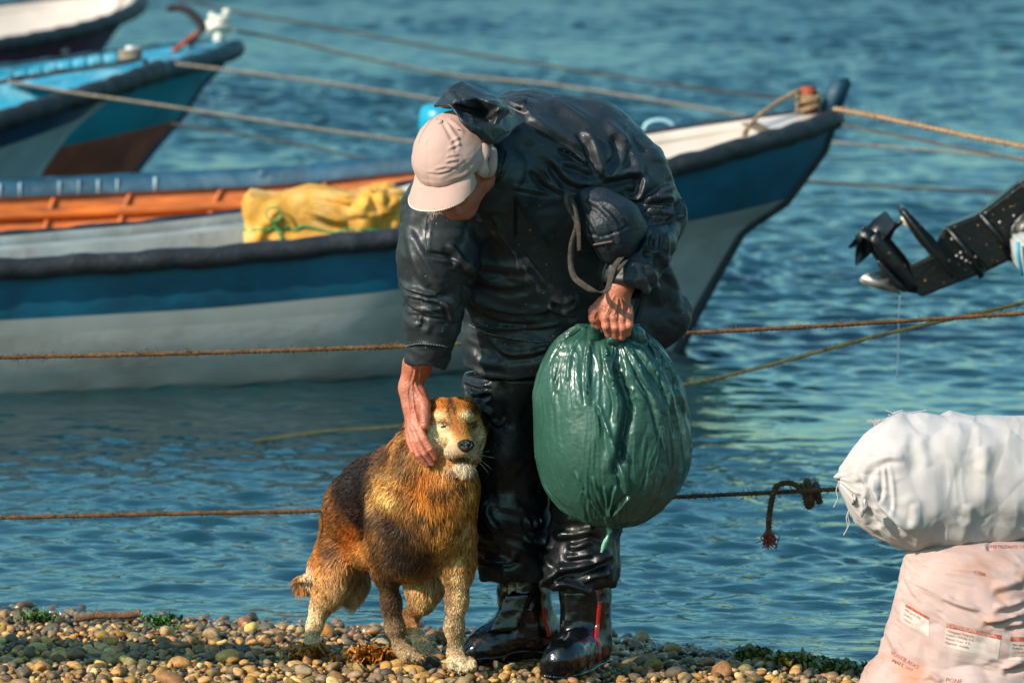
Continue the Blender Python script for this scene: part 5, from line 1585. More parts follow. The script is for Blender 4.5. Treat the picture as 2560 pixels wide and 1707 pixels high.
# --- hood: stiff crumpled cloth fallen over the back of the head
def hood():
    z1 = lambda x, y: (980 + x / 4.126, 180 + y / 4.126)
    r2 = lambda *a: [z1(*p) for p in a]
    K = dict(A=(415, 352, -.44), B=(450, 310, -.42), C=(565, 145, -.40), D=(710, 82, -.36), E=(880, 150, -.34), Fq=(1030, 225, -.36), G=(1125, 350, -.47), H=(1250, 380, -.32), I=(1400, 515, -.28), J=(1230, 640, -.40), K=(1075, 765, -.45),
             L=(930, 715, -.49), M=(860, 655, -.515), N=(700, 500, -.53), O=(590, 350, -.50), Q=(760, 395, -.44), R=(930, 440, -.39), S=(880, 265, -.455), T=(660, 240, -.455), U=(880, 560, -.515), W=(1060, 560, -.46), X=(730, 300, -.47))
    names = list(K)
    ci = {n: i for i, n in enumerate(names)}
    V = np.array([P(*z1(K[n][0], K[n][1]), K[n][2]) for n in names])
    tris = ['A B O', 'B C T', 'B T O', 'C D T', 'D S T', 'D E S', 'E Fq S', 'Fq G S', 'S G R', 'T S X', 'X S R', 'T X O', 'O X Q', 'X R Q', 'O Q N', 'Q U N', 'Q R U', 'R G W', 'R W U', 'N U M', 'M U L', 'L U K', 'U W K', 'W J K', 'W G H', 'W H J', 'H I J', 'Fq H G']
    F = [tuple(ci[a] for a in t.split()) for t in tris]
    edge = 'A B C D E Fq H I J K L M N O'.split()
    # the hidden back of the hood closes behind
    nb = len(V); cen = P(*z1(950, 420), -.20)
    back = np.array([V[ci[n]] * .55 + cen * .45 for n in edge]); V = np.vstack([V, back, [cen]])
    for i in range(len(edge)):
        j = (i + 1) % len(edge); a_, b_ = ci[edge[i]], ci[edge[j]]
        F.append((b_, a_, nb + i)); F.append((b_, nb + i, nb + j)); F.append((nb + j, nb + i, nb + len(edge)))
    bm = bmesh.new()
    vs = [bm.verts.new(v) for v in V]
    for f in F:
        try: bm.faces.new([vs[i] for i in f])
        except ValueError: pass
    bmesh.ops.recalc_face_normals(bm, faces=bm.faces)
    for it in range(5):
        bmesh.ops.subdivide_edges(bm, edges=bm.edges, cuts=1, use_grid_fill=True)
        bmesh.ops.triangulate(bm, faces=bm.faces)
        if it > 0:
            bmesh.ops.smooth_vert(bm, verts=bm.verts, factor=.38 if it < 3 else .5, use_axis_x=True, use_axis_y=True, use_axis_z=True)
    bm.verts.index_update()
    V = np.array([tuple(v.co) for v in bm.verts]); F = np.array([[v.index for v in f.verts] for f in bm.faces]); bm.free()
    if (vnormals(V, F)[:, 1] * (V[:, 1] < -.35)).sum() > 0: F = F[:, ::-1]
    N = vnormals(V, F)
    V = V + N * (.0035 * ridged(V + .03 * noise(V, 14, 2)[:, None], 17, 2, 3))[:, None]
    st = [(r2((610, 340), (680, 450), (760, 560), (860, 650)), 5, .004), (r2((570, 150), (600, 240), (720, 330), (860, 360)), 7, .005), (r2((740, 420), (820, 470), (830, 540)), 5, .005),
          (r2((640, 200), (700, 260), (740, 300)), 6, -.005), (r2((1230, 640), (1130, 690), (1075, 765)), 3, .004), (r2((850, 490), (930, 490), (1020, 460), (1120, 370)), 5, .006)]
    V = sculpt(V, F, st)
    o = sub('hood', V, F, M_jacket, man)
    bv = BVHTree.FromPolygons([tuple(v) for v in V], [tuple(f) for f in F])
    # collar tab and storm flap under the hood
    for pts_ in ([z1(1185, 800), z1(1200, 900), z1(1145, 1110), z1(1050, 1140), z1(1090, 1040), z1(1150, 960)], [z1(1110, 265), z1(1385, 280), z1(1310, 385), z1(1200, 345)]):
        c = []
        for p in pts_:
            w, n = cast(BJ, *p); c.append((w if w is not None else P(*p, -.2)) + np.array([0, -.008, .002]))
        ring = smooth_path(np.vstack([c, c[:1]]), 25)[:-1]; cen = ring.mean(0)
        V = np.vstack([ring, cen + [0, -.006, 0], ring + [0, .006, 0]]); F = [(i, (i + 1) % 24, 24) for i in range(24)] + [(i, 25 + i, 25 + (i + 1) % 24, (i + 1) % 24) for i in range(24)]
        sub('collar_flap', V, F, M_jacket, jk)
hood()

# --- cap
def cap():
    root = None
    R = np.stack([FW, SD, AX], 1)
    c0 = HC + AX * .030 + FW * .004
    n, m = 60, 160
    th = np.linspace(0, 1, n); ph = np.linspace(0, 2 * np.pi, m, endpoint=False)
    TH, PH = np.meshgrid(th * math.radians(98), ph, indexing='ij')
    # panel seams: six slight creases
    puck = .0016 * (1 - np.abs(np.sin(3 * PH + math.radians(0)))) ** 6 * np.sin(TH)
    rr = np.stack([.114 * np.sin(TH) * np.cos(PH), .094 * np.sin(TH) * np.sin(PH), .098 * np.cos(TH)], -1).reshape(-1, 3)
    W = c0 + rr @ R.T
    N = rr / np.linalg.norm(rr, axis=1, keepdims=True) @ R.T
    zf = np.clip((TH.reshape(-1) - 1.0) / .7, 0, 1)
    side = np.clip(np.sin(PH).reshape(-1) , 0, 1)
    W = W - N * puck.reshape(-1)[:, None] + N * (.0022 * fbm(W, 22, 3, 5) + .0030 * zf * ridged((rr) * np.array([.5, .5, 2.4]), 30, 2, 7))[:, None]
    F = grid_faces(n, m, wrap_v=True)
    Vi = W - N * .003
    k = len(W)
    Fa = [tuple(f) for f in F] + [tuple(x + k for x in f[::-1]) for f in F] + [((n - 1) * m + j, k + (n - 1) * m + j, k + (n - 1) * m + (j + 1) % m, (n - 1) * m + (j + 1) % m) for j in range(m)]
    # check orientation outward
    z1 = lambda x, y: (980 + x / 4.126, 180 + y / 4.126)
    r2 = lambda *a: [z1(*p) for p in a]
    st = [(r2((640, 1000), (600, 1030), (480, 1060), (350, 1050)), 3, -.0024), (r2((550, 930), (610, 915), (690, 905)), 3, .0030), (r2((430, 1000), (560, 975), (680, 985)), 3, .0024), (r2((560, 870), (620, 860), (690, 850)), 3, .0030),
          (r2((580, 790), (640, 770), (700, 740)), 3, .0036), (r2((600, 720), (650, 700), (700, 680)), 3, .0036), (r2((340, 760), (350, 720), (370, 690)), 3, .0018), (r2((550, 500), (620, 620), (680, 720), (690, 820)), 5, .0030), (r2((570, 480), (680, 560), (740, 640)), 5, .0024)]
    Fq = F
    nn = vnormals(W, F)
    if (nn * N).sum() < 0: Fq = F[:, ::-1]; Fa = [tuple(f[::-1]) for f in Fa]
    W = sculpt(W, Fq, st)
    root = sub('cap', np.vstack([W, Vi]), Fa, M_cap, man)
    bv = BVHTree.FromPolygons([tuple(v) for v in W], [tuple(f) for f in F])
    # button
    V0, F0 = ico(3)
    top = c0 + AX * .099
    sub('cap_button', V0 * np.array([.0075, .0075, .0045]) @ np.stack([FW, SD, AX], 0) + top, F0, M_cap, root)
    mseam = material('cap seam', '8c5f54', .9, .2)
    stitches(bv, root, r2((425, 470), (370, 545), (310, 640), (275, 735)), 'cap_seam', .0007, False, mseam, .0002)
    for dx in (0, 18):
        stitches(bv, root, r2((450 + dx, 475), (520 + dx, 560), (580 + dx, 680), (630 + dx, 800), (680 + dx, 985)), 'cap_seam', .0006, dx > 0, mseam, .0002)
    stitches(bv, root, r2((400, 455), (300, 500), (200, 570), (150, 660)), 'cap_seam', .0006, False, mseam, .0002)
    stitches(bv, root, r2((470, 420), (500, 380), (560, 345)), 'cap_seam', .0006, False, mseam, .0002)
    c, nrm = cast(bv, *z1(690, 603))
    if c is not None:
        V, F = tube([c + nrm * .001 + SD * .003 * math.cos(t) + AX * .003 * math.sin(t) for t in np.linspace(0, 6.28, 16)], .0011, 5); sub('eyelet', V, F, material('brass eyelet', '8a7a58', .4, .1, metal=.5), root)
    # brim: curved sheet leaving the front edge, traced by its own outline
    nb, mb = 26, 60
    Bv = []
    for i in range(nb):
        for j in range(mb):
            s = (j / (mb - 1) - .5) * 2; t = i / (nb - 1)
            a = s * 1.12
            e = np.array([.112 * math.cos(a), .093 * math.sin(a), -.010])
            length = .072 * math.sqrt(max(0, 1 - (abs(s) ** 2.6)))
            d = np.array([.86, s * .20, -.42 + .10 * t])
            bend = -.030 * (s ** 2) * t
            q = e + d * length * t + np.array([0, 0, bend])
            Bv.append(c0 + R @ q)
    Bv = np.array(Bv); Fb_ = grid_faces(nb, mb)
    nv = vnormals(Bv, Fb_)
    if nv[nb // 2 * mb + mb // 2] @ AX < 0: Fb_ = Fb_[:, ::-1]; nv = -nv
    Bv = Bv + nv * (.0012 * fbm(Bv, 28, 3, 9))[:, None]
    k = len(Bv)
    bl = [j for j in range(mb)]; per = [i * mb for i in range(nb)] + [(nb - 1) * mb + j for j in range(1, mb)] + [i * mb + mb - 1 for i in range(nb - 2, -1, -1)] + [j for j in range(mb - 2, 0, -1)]
    Fb2 = [tuple(f) for f in Fb_] + [tuple(x + k for x in f[::-1]) for f in Fb_] + [(per[i], per[(i + 1) % len(per)], k + per[(i + 1) % len(per)], k + per[i]) for i in range(len(per))]
    br = sub('brim', np.vstack([Bv, Bv - nv * .004]), Fb2, M_cap, root)
    edge = np.array([Bv[(nb - 1) * mb + j] - nv[(nb - 1) * mb + j] * .002 for j in range(6, mb - 6)])
    V, F = tube(smooth_path(edge, 120), .0022 * (1 + .3 * np.sin(np.arange(120) * 1.9)), 6); sub('worn_edge', V, F, material('pale worn edge', 'd9c0ae', .9, .2), br)
    fr = []
    for j in range(30):
        p = edge[int(len(edge) * rng.uniform(.28, .42))]; fr.append(tube(smooth_path([p, p + rng.normal(size=3) * .003 - [0, 0, .004], p + rng.normal(size=3) * .007 - [0, 0, .007]], 5), .0006, 3, False))
    V, F = merge(fr); sub('loose_threads', V, F, M_cap, br)
    # ear flap folded down at the right of the cap (inside and outside leaf)
    q = lambda x, y, d: P(*z1(x, y), d)
    for pts_, dd, mt in (([(790, 950), (860, 870), (930, 740), (985, 760), (1010, 830), (985, 930), (1000, 1030), (960, 1090), (880, 1060), (820, 1010)], 0, M_cap),
                         ([(930, 740), (1010, 760), (1075, 790), (1088, 900), (1080, 1000), (1040, 1070), (980, 1095), (930, 1090), (940, 1010), (985, 920), (1010, 830)], .022, M_cap)):
        ring = smooth_path(np.array([q(x, y, -.475 + dd) for x, y in pts_ + pts_[:1]]), 41)[:-1]; k = 40
        cen = ring.mean(0) + [0, -.004, 0]
        mid = (ring + cen) / 2 + [0, -.003, 0]
        V = np.vstack([ring, mid, cen, ring + [0, .004, 0], mid + [0, .005, 0], cen + [0, .005, 0]])
        F = [(i, (i + 1) % k, k + (i + 1) % k, k + i) for i in range(k)] + [(k + i, k + (i + 1) % k, 2 * k) for i in range(k)]
        o_ = 2 * k + 1
        F += [tuple(x + o_ for x in f[::-1]) for f in F[:]] + [((i + 1) % k, i, i + o_, (i + 1) % k + o_) for i in range(k)]
        sub('ear_flap', V, F, mt, root)
cap()

# --- trousers
def trousers():
    S = SDF(P(1120, 1520, -.25), P(1610, 890, .45), .0055)
    S.chain([(P(1310, 900, .10), .13), (P(1275, 980, .12), .112), (P(1265, 1120, .13), .103), (P(1272, 1280, .14), .094), (P(1290, 1400, .17), .088), (P(1300, 1440, .18), .088)], .04)
    S.chain([(P(1440, 900, .08), .13), (P(1450, 1000, .09), .105), (P(1462, 1200, .06), .090), (P(1466, 1300, .05), .085), (P(1456, 1390, .04), .086), (P(1448, 1420, .04), .088)], .02)
    S.cone(P(1400, 1440, .0), P(1362, 1462, -.0), .030, .007, .03)
    S.cone(P(1500, 1450, .05), P(1525, 1470, .05), .03, .012, .03)
    S.cone(P(1240, 1450, .15), P(1215, 1462, .14), .03, .012, .03)
    S.plane(P(1300, 1488, .1), [.12, 0, -1])
    S.ell(P(1300, 1490, .19), (.075, .075, .05), None, .006, 'sub'); S.ell(P(1462, 1488, .05), (.068, .068, .05), None, .006, 'sub')
    V, F = S.mesh(2)
    N = vnormals(V, F); Q = topx(V)
    wpt = V + .04 * np.stack([noise(V, 6, 11), noise(V, 6, 12), noise(V, 6, 13)], 1)
    low = np.clip((Q[:, 1] - 1180) / 150, 0, 1)
    w1, w2 = worley(wpt * np.array([1, 1, .7]), 8, 25)
    V = V + N * (.018 * (np.clip(w2 - w1, 0, .5) - .2) + .004 * ridged(wpt * np.array([1.2, 1.2, .8]), 9, 2, 51) + low * .010 * ridged((wpt + np.outer(V[:, 0], [0, 0, .3])) * np.array([.6, .8, 1.7]), 10, 2, 53) + .002 * noise(V, 30, 3))[:, None]
    za = lambda x, y: (1150 + x / 1.638, 750 + y / 1.638)
    zb = lambda x, y: (1100 + x / 3.92, 1380 + y / 3.92)
    r2 = lambda f, *a: [f(*p) for p in a]
    st = [(r2(za, (20, 330), (70, 350), (130, 350)), 5, .012), (r2(za, (50, 380), (80, 385), (120, 370)), 6, .014), (r2(za, (60, 420), (100, 450), (140, 470)), 6, .014), (r2(za, (110, 470), (160, 510), (190, 480)), 5, .010), (r2(za, (30, 350), (60, 400), (80, 430)), 5, .010),
          (r2(zb, (1110, 200), (1200, 160), (1400, 130), (1560, 60), (1690, 10)), 10, .022), (r2(zb, (1000, 340), (1060, 260), (1160, 200)), 7, .018), (r2(zb, (1070, 330), (1200, 310), (1330, 330), (1500, 400)), 9, .016),
          (r2(zb, (1220, 60), (1320, 40), (1500, 0)), 8, .014), (r2(zb, (1400, 300), (1480, 240), (1660, 200)), 8, .014), (r2(zb, (1190, 385), (1350, 400), (1460, 430), (1600, 400)), 5, .010), (r2(zb, (450, 30), (600, 80), (780, 60)), 7, .012),
          (r2(zb, (680, 300), (760, 400), (880, 350), (960, 320)), 8, .012), (r2(zb, (980, 0), (1040, 80), (1090, 170)), 6, .010), (r2(za, (120, 820), (110, 880), (160, 950)), 12, .014), (r2(za, (270, 890), (290, 930), (330, 900)), 6, .012),
          (r2(za, (100, 1050), (180, 1060), (240, 1040)), 8, .012), (r2(za, (440, 1000), (480, 1010), (540, 980)), 8, .012), (r2(za, (380, 960), (460, 960), (560, 940)), 9, .012), (r2(za, (260, 980), (330, 1000), (380, 1020)), 6, .012)]
    V = sculpt(V, F, st)
    sub('trousers', V, F, M_trouser, man)
trousers()

# --- boots
def boots():
    zb = lambda x, y, d: P(1100 + x / 3.92, 1380 + y / 3.92, d)
    mred = material('red boot trim', '8f1010', .15, .2, coat=.6)
    for k in (0, 1):
        lo, hi = (P(1120, 1700, -.06), P(1420, 1400, .42)) if k == 0 else (P(1330, 1720, -.30), P(1560, 1400, .22))
        S = SDF(lo, hi, .0036)
        if k == 0:
            S.chain([(zb(820, 200, .20), .064), (zb(825, 420, .205), .062), (zb(850, 640, .215), .060), (zb(900, 760, .225), .062), (zb(950, 830, .235), .055)], .03)
            S.chain([(zb(900, 760, .225), .058), (zb(640, 830, .20), .052), (zb(480, 920, .175), .047), (zb(380, 960, .165), .043)], .03)
            S.chain([(zb(990, 880, .24), .036), (zb(940, 890, .235), .036)], .02)
            sole = [(zb(1060, 890, .24), .026), (zb(920, 905, .235), .030), (zb(700, 965, .20), .032), (zb(480, 1005, .175), .040), (zb(330, 1010, .155), .034)]
            S.chain(sole, .012)
            for x0 in range(0, 7):
                x = 640 + x0 * 38; S.cone(zb(x, 430 + 60 * x0 * 0, .135), zb(x - 260 * .5, 760, .125), .003, .004, .01)
        else:
            S.chain([(zb(1425, 200, .05), .062), (zb(1425, 420, .05), .060), (zb(1425, 640, .05), .056), (zb(1430, 800, .05), .056), (zb(1440, 950, .05), .055)], .03)
            S.chain([(zb(1440, 930, .04), .052), (zb(1330, 990, -.03), .050), (zb(1240, 1030, -.10), .046), (zb(1180, 1055, -.13), .043)], .03)
            S.chain([(zb(1480, 1090, .06), .046), (zb(1560, 1090, .06), .028)], .02)
            sole = [(zb(1590, 1130, .065), .020), (zb(1440, 1120, .02), .040), (zb(1300, 1120, -.06), .046), (zb(1160, 1120, -.12), .046)]
            S.chain(sole, .010)
            for x0 in range(0, 5):
                x = 1225 + x0 * 26; S.cone(zb(x, 400, -.005), zb(x + 10, 820, -.01), .003, .003, .01)
            S.cone(zb(1300, 930, -.01), zb(1560, 1000, .02), .006, .005, .012)
        # flat sole at the ground
        zmin = min(p[2] - r for p, r in sole) + .016
        S.plane([0, 0, zmin], [0, 0, -1], .01)
        V, F = S.mesh(2)
        N = vnormals(V, F)
        V = V + N * (.0020 * ridged(V * np.array([1, 1, .8]), 22, 2, 5) + .0010 * noise(V, 50, 3))[:, None]
        rb = sub('boot', V, F, M_boot, man)
        # sole welt
        w = smooth_path([p + np.array([0, -r * .55, -r * .2]) for p, r in sole], 40)
        bv = BVHTree.FromPolygons([tuple(v) for v in V], [tuple(f) for f in F])
        ww = []
        for i in range(120):
            t = i / 119 * 2 * math.pi
            a = sole[0][0] * .5 + sole[-1][0] * .5; d = sole[-1][0] - sole[0][0]; d[2] = 0; L = np.linalg.norm(d) / 2 + .05; d /= np.linalg.norm(d); e = np.array([-d[1], d[0], 0])
            c, nn_, _, _ = bv.find_nearest(Vector(a + d * L * math.cos(t) + e * .07 * math.sin(t) + [0, 0, zmin + .022 - a[2]]))
            ww.append(np.array(c) + np.array(nn_) * .002)
        V2, F2 = tube(np.array(ww + ww[:1]), .0045, 6, False); sub('sole_welt', V2, F2, M_boot, rb)
        if k == 0: tr = [(1068, 540), (1085, 620), (1110, 700), (1135, 800), (1140, 850)]
        else: tr = [(1650, 480), (1640, 620), (1630, 800), (1610, 930), (1600, 1000), (1580, 1070)]
        w_ = []
        for p in smooth_path(np.c_[np.array(tr, float), np.zeros(len(tr))], 20):
            c, n_, _, _ = bv.find_nearest(Vector(zb(p[0] - 10, p[1], .14 if k == 0 else -.04))); w_.append(np.array(c) + np.array(n_) * .001)
        V3, F3 = tube(smooth_path(np.array(w_), 40), .006, 8, True, .4); sub('red_trim', V3, F3, mred, rb)
boots()

# ------------------------------------------------------------------ pouch with strap
def pouch():
    root = empty('pouch_bag', P(1520, 565, -.24))
    tag(root, 'small black pouch with a brown webbing strap hanging in the crook of the man’s arm', 'bag')
    S = SDF(P(1380, 690, -.42), P(1640, 450, -.08), .0032)
    q = lambda x, y, d: P(*z2(x, y), d)
    S.chain([(q(1060, 715, -.26), .040), (q(1120, 790, -.27), .060), (q(1150, 870, -.27), .050), (q(1150, 920, -.26), .038)], .03)
    S.cone(q(1000, 665, -.27), q(1060, 700, -.26), .014, .035, .03); S.cone(q(1180, 790, -.25), q(1230, 830, -.23), .050, .040, .03)
    V, F = S.mesh(2); N = vnormals(V, F)
    V = V + N * (.003 * ridged(V + .02 * noise(V, 12, 4)[:, None], 10, 2, 6))[:, None]
    R = lambda *a: [z2(*p) for p in a]
    V = sculpt(V, F, [(R((1010, 680), (1080, 720), (1150, 800), (1180, 900)), 7, .006), (R((1060, 690), (1140, 720), (1210, 800)), 7, .006), (R((1020, 760), (1060, 830), (1120, 930)), 6, .006), (R((1000, 850), (1100, 862), (1220, 815)), 3, -.004)])
    m = material('black coated nylon', '1a2128', .5, .3, 12, bump=.3, bscale=120, spec=.35)
    sub('pouch_body', V, F, m, root)
    ms = material('brown webbing', '4a4038', .85, .3, 60, bump=.8, bscale=700, dirt='7a6c5c', dirt_scale=90, dirt_amt=.6)
    def strap(pts, w, name='strap'):
        c = smooth_path(np.array([q(*p) for p in pts]), 70)
        T, N_, B_ = frames(c)
        V, F = [], []
        for i in range(70):
            a = .6 * math.sin(i * .09)
            s = np.array([1, 0, 0]) * math.cos(a) + np.array([0, 1, 0]) * math.sin(a)
            s = s - T[i] * s.dot(T[i]); s /= np.linalg.norm(s); n_ = np.cross(T[i], s)
            V += [c[i] - s * w + n_ * .0012, c[i] + s * w + n_ * .0012, c[i] + s * w - n_ * .0012, c[i] - s * w - n_ * .0012]
        for i in range(69):
            for j in range(4): F.append((i * 4 + j, i * 4 + (j + 1) % 4, (i + 1) * 4 + (j + 1) % 4, (i + 1) * 4 + j))
        F += [(3, 2, 1, 0), (276, 277, 278, 279)]
        sub(name, V, F, ms, root)
    strap([(950, 655, -.30), (918, 665, -.315), (925, 720, -.32), (965, 800, -.325), (940, 900, -.33), (935, 990, -.33), (950, 1060, -.34), (1000, 1105, -.35), (1060, 1135, -.355), (1110, 1130, -.35), (1130, 1070, -.34), (1150, 1010, -.325), (1185, 960, -.30), (1200, 900, -.28)], .0075)
    strap([(930, 670, -.31), (960, 740, -.325), (972, 830, -.33), (975, 935, -.32)], .006)
    strap([(1130, 1090, -.33), (1165, 1030, -.33), (1190, 1000, -.32), (1205, 980, -.30)], .006)
    mb = material('grey brown patch', '5c5048', .8, .2)
    for (a, b) in (((1050, 905), (1140, 890)),):
        bv = BVHTree.FromPolygons([tuple(v) for v in V], [tuple(f) for f in F]); w = []
        for t in np.linspace(0, 1, 10):
            c, n_ = cast(bv, *z2(a[0] + (b[0] - a[0]) * t, a[1] + (b[1] - a[1]) * t))
            if c is not None: w.append(c + n_ * .001)
        if len(w) > 3:
            V4, F4 = tube(np.array(w), .006, 8, True, .5); sub('side_stripe', V4, F4, mb, root)
pouch()

# ------------------------------------------------------------------ green bag
def green_bag():
    root = empty('rubbish_bag', P(1530, 1315, -.22))
    tag(root, 'full green plastic bag gripped by its neck in the man’s hand', 'bag')
    L_ = [(1520, 815), (1492, 799), (1462, 806), (1443, 811), (1412, 830), (1388, 851), (1364, 890), (1346, 930), (1335, 985), (1333, 1040), (1335, 1128), (1351, 1196), (1376, 1238), (1412, 1275), (1450, 1298), (1500, 1314), (1520, 1318)]
    R_ = [(1540, 815), (1577, 814), (1602, 820), (1620, 836), (1638, 854), (1660, 880), (1675, 903), (1699, 951), (1714, 1000), (1724, 1060), (1727, 1110), (1722, 1160), (1708, 1200), (1680, 1245), (1640, 1282), (1590, 1308), (1530, 1318)]
    n, m = 300, 520
    ll = smooth_path(np.c_[np.array(L_, float), np.zeros(17)], 400); rr = smooth_path(np.c_[np.array(R_, float), np.zeros(17)], 400)
    # top edge: two shoulders with a dip where the hand grips
    s = np.linspace(0, 1, n)
    py = 812 + (1317 - 812) * (0.5 - 0.5 * np.cos(np.pi * s))
    li = np.interp(py, np.maximum.accumulate(ll[30:, 1]), ll[30:, 0]); ri = np.interp(py, np.maximum.accumulate(rr[30:, 1]), rr[30:, 0])
    cx = (li + ri) / 2; hw = (ri - li) / 2
    a = np.linspace(0, 2 * np.pi, m, endpoint=False)
    A, Sg = np.meshgrid(a, s)
    depth = .19 * (hw / 195) ** .9
    C = np.array([P(cx[i], py[i], -.12) for i in range(n)])
    hwm = hw * np.linalg.norm(P(1001, 900, -.12) - P(1000, 900, -.12))
    V = np.stack([C[:, 0:1] + hwm[:, None] * np.cos(A), C[:, 1:2] + depth[:, None] * np.sin(A), np.repeat(C[:, 2:3], m, 1)], -1)
    P3 = V.reshape(-1, 3)
    ang = A.reshape(-1); sv = Sg.reshape(-1)
    nr = np.stack([np.cos(ang), np.sin(ang) * 1.0, 0 * ang], 1)
    cyl = np.stack([np.cos(ang), np.sin(ang), sv * .9], 1)
    warp = .30 * noise(cyl, 2.2, 71) + .08 * noise(cyl, 7, 72)
    cyl2 = np.stack([np.cos(ang + warp), np.sin(ang + warp), sv * .35], 1)
    cyl3 = np.stack([np.cos(ang + warp * 1.5), np.sin(ang + warp * 1.5), sv * .6], 1)
    topw = np.exp(-sv * 4.2); botw = np.exp(-(1 - sv) * 6.0)
    right = np.clip((np.cos(ang) - .05) * 2.2, 0, 1) * (np.sin(ang) < .4)
    pl = ridged(cyl2, 7, 1, 61); pf = ridged(cyl3, 15, 1, 62)
    disp = (.0004 + .0055 * topw + .008 * botw + .0018 * right) * (pl - .2) + (.0003 + .0042 * topw + .0045 * botw + .0022 * right) * pf
    disp += .006 * fbm(P3, 6, 2, 63) + .0007 * ridged(P3 * np.array([1, 1, .5]), 45, 2, 64) + .0003 * noise(P3, 160, 65)
    wa, wb = worley(P3 * np.array([1.3, 1.3, .45]) + .02 * noise(P3, 15, 7)[:, None], 24, 66)
    disp += (.0007 + .0022 * topw + .0016 * right) * (np.clip(wb - wa, 0, .4) - .2) * 2
    lim = np.repeat(hwm, m)
    P3 = P3 + nr * (disp * np.clip(lim / .06, .15, 1))[:, None]
    Fq = grid_faces(n, m, wrap_v=True)[:, ::-1]
    za = lambda x, y: (1150 + x / 1.638, 750 + y / 1.638)
    r2 = lambda *b: [za(*p) for p in b]
    nv = vnormals(P3, Fq)
    if (nv * nr).sum() < 0: Fq = Fq[:, ::-1]
    st = [(r2((640, 180), (650, 300), (690, 420), (670, 560), (640, 720)), 13, -.022), (r2((560, 90), (530, 200), (520, 330), (530, 430)), 7, .012), (r2((590, 180), (610, 300), (640, 420), (630, 500)), 5, .010),
          (r2((480, 110), (420, 190), (390, 290), (400, 380)), 6, .008), (r2((520, 120), (460, 210), (440, 330)), 5, .007), (r2((700, 150), (780, 270), (860, 400), (900, 560)), 5, .009), (r2((720, 130), (820, 230), (890, 350), (925, 480)), 5, .009),
          (r2((680, 170), (740, 300), (800, 440), (840, 620)), 5, .009), (r2((600, 500), (620, 600), (660, 700), (690, 800)), 7, .010), (r2((570, 430), (600, 520), (610, 560)), 5, .008),
          (r2((470, 700), (510, 780), (560, 850), (600, 900)), 4, .006), (r2((540, 720), (570, 800), (600, 880)), 4, .007), (r2((640, 760), (620, 830), (605, 890)), 4, .009), (r2((700, 800), (650, 850), (615, 900)), 4, .009), (r2((590, 760), (600, 820), (605, 890)), 4, .008),
          (r2((330, 740), (400, 840), (500, 900), (560, 915)), 4, .005)]
    P3 = sculpt(P3, Fq, st)
    Vc = np.vstack([P3, P3[:m].mean(0) - [0, 0, .006], P3[-m:].mean(0)])
    F = [tuple(f) for f in Fq] + [(n * m, j, (j + 1) % m) for j in range(m)] + [(n * m + 1, (n - 1) * m + (j + 1) % m, (n - 1) * m + j) for j in range(m)]
    mg = material('green plastic film', '26493e', .34, .15, 6, bump=.25, bscale=70, rvar=.05, spec=.6, bdist=.003)
    b = mg.node_tree.nodes['Principled BSDF']
    b.inputs['Subsurface Weight'].default_value = .0
    sub('bag_body', Vc, F, mg, root)
    # neck bunched up through the fist and the knotted tail below
    S = SDF(P(1470, 900, -.34), P(1640, 760, -.10), .0022)
    w = lambda x, y, d=0: P(1380 + x / 5.6, 620 + y / 5.6, -.235 + d)
    S.chain([(w(590, 1010, 0), .007), (w(590, 1090, .0), .012), (w(590, 1200, .015), .020)], .012)
    S.chain([(w(790, 1180, .0), .010), (w(850, 1265, -.008), .014), (w(865, 1310, -.004), .010)], .012)
    S.chain([(w(1130, 1130, .03), .010), (w(1170, 1210, .04), .018), (w(1200, 1300, .06), .022)], .012)
    V, F = S.mesh(1); N = vnormals(V, F); V = V + N * (.0035 * ridged(V * np.array([1.4, 1, .35]), 38, 2, 8))[:, None]
    sub('bag_neck', V, F, mg, root)
    p = [P(1520, 1312, -.16), P(1523, 1330, -.17), P(1515, 1352, -.172), P(1504, 1380, -.17)]
    c = smooth_path(np.array(p), 24); T, N_, B_ = frames(c); V, F = [], []
    for i in range(24):
        s_ = np.array([1, .3, .2]) + .3 * np.array([0, math.sin(i * .9), 0]); s_ -= T[i] * s_.dot(T[i]); s_ /= np.linalg.norm(s_); n_ = np.cross(T[i], s_); w_ = .0065 + .002 * math.sin(i * .5)
        V += [c[i] - s_ * w_, c[i] + n_ * .003, c[i] + s_ * w_, c[i] - n_ * .001]
    for i in range(23):
        for j in range(4): F.append((i * 4 + j, i * 4 + (j + 1) % 4, (i + 1) * 4 + (j + 1) % 4, (i + 1) * 4 + j))
    sub('bag_tail', V, F, material('pale green film', '6c9c84', .25, .2, coat=.3), root)
green_bag()
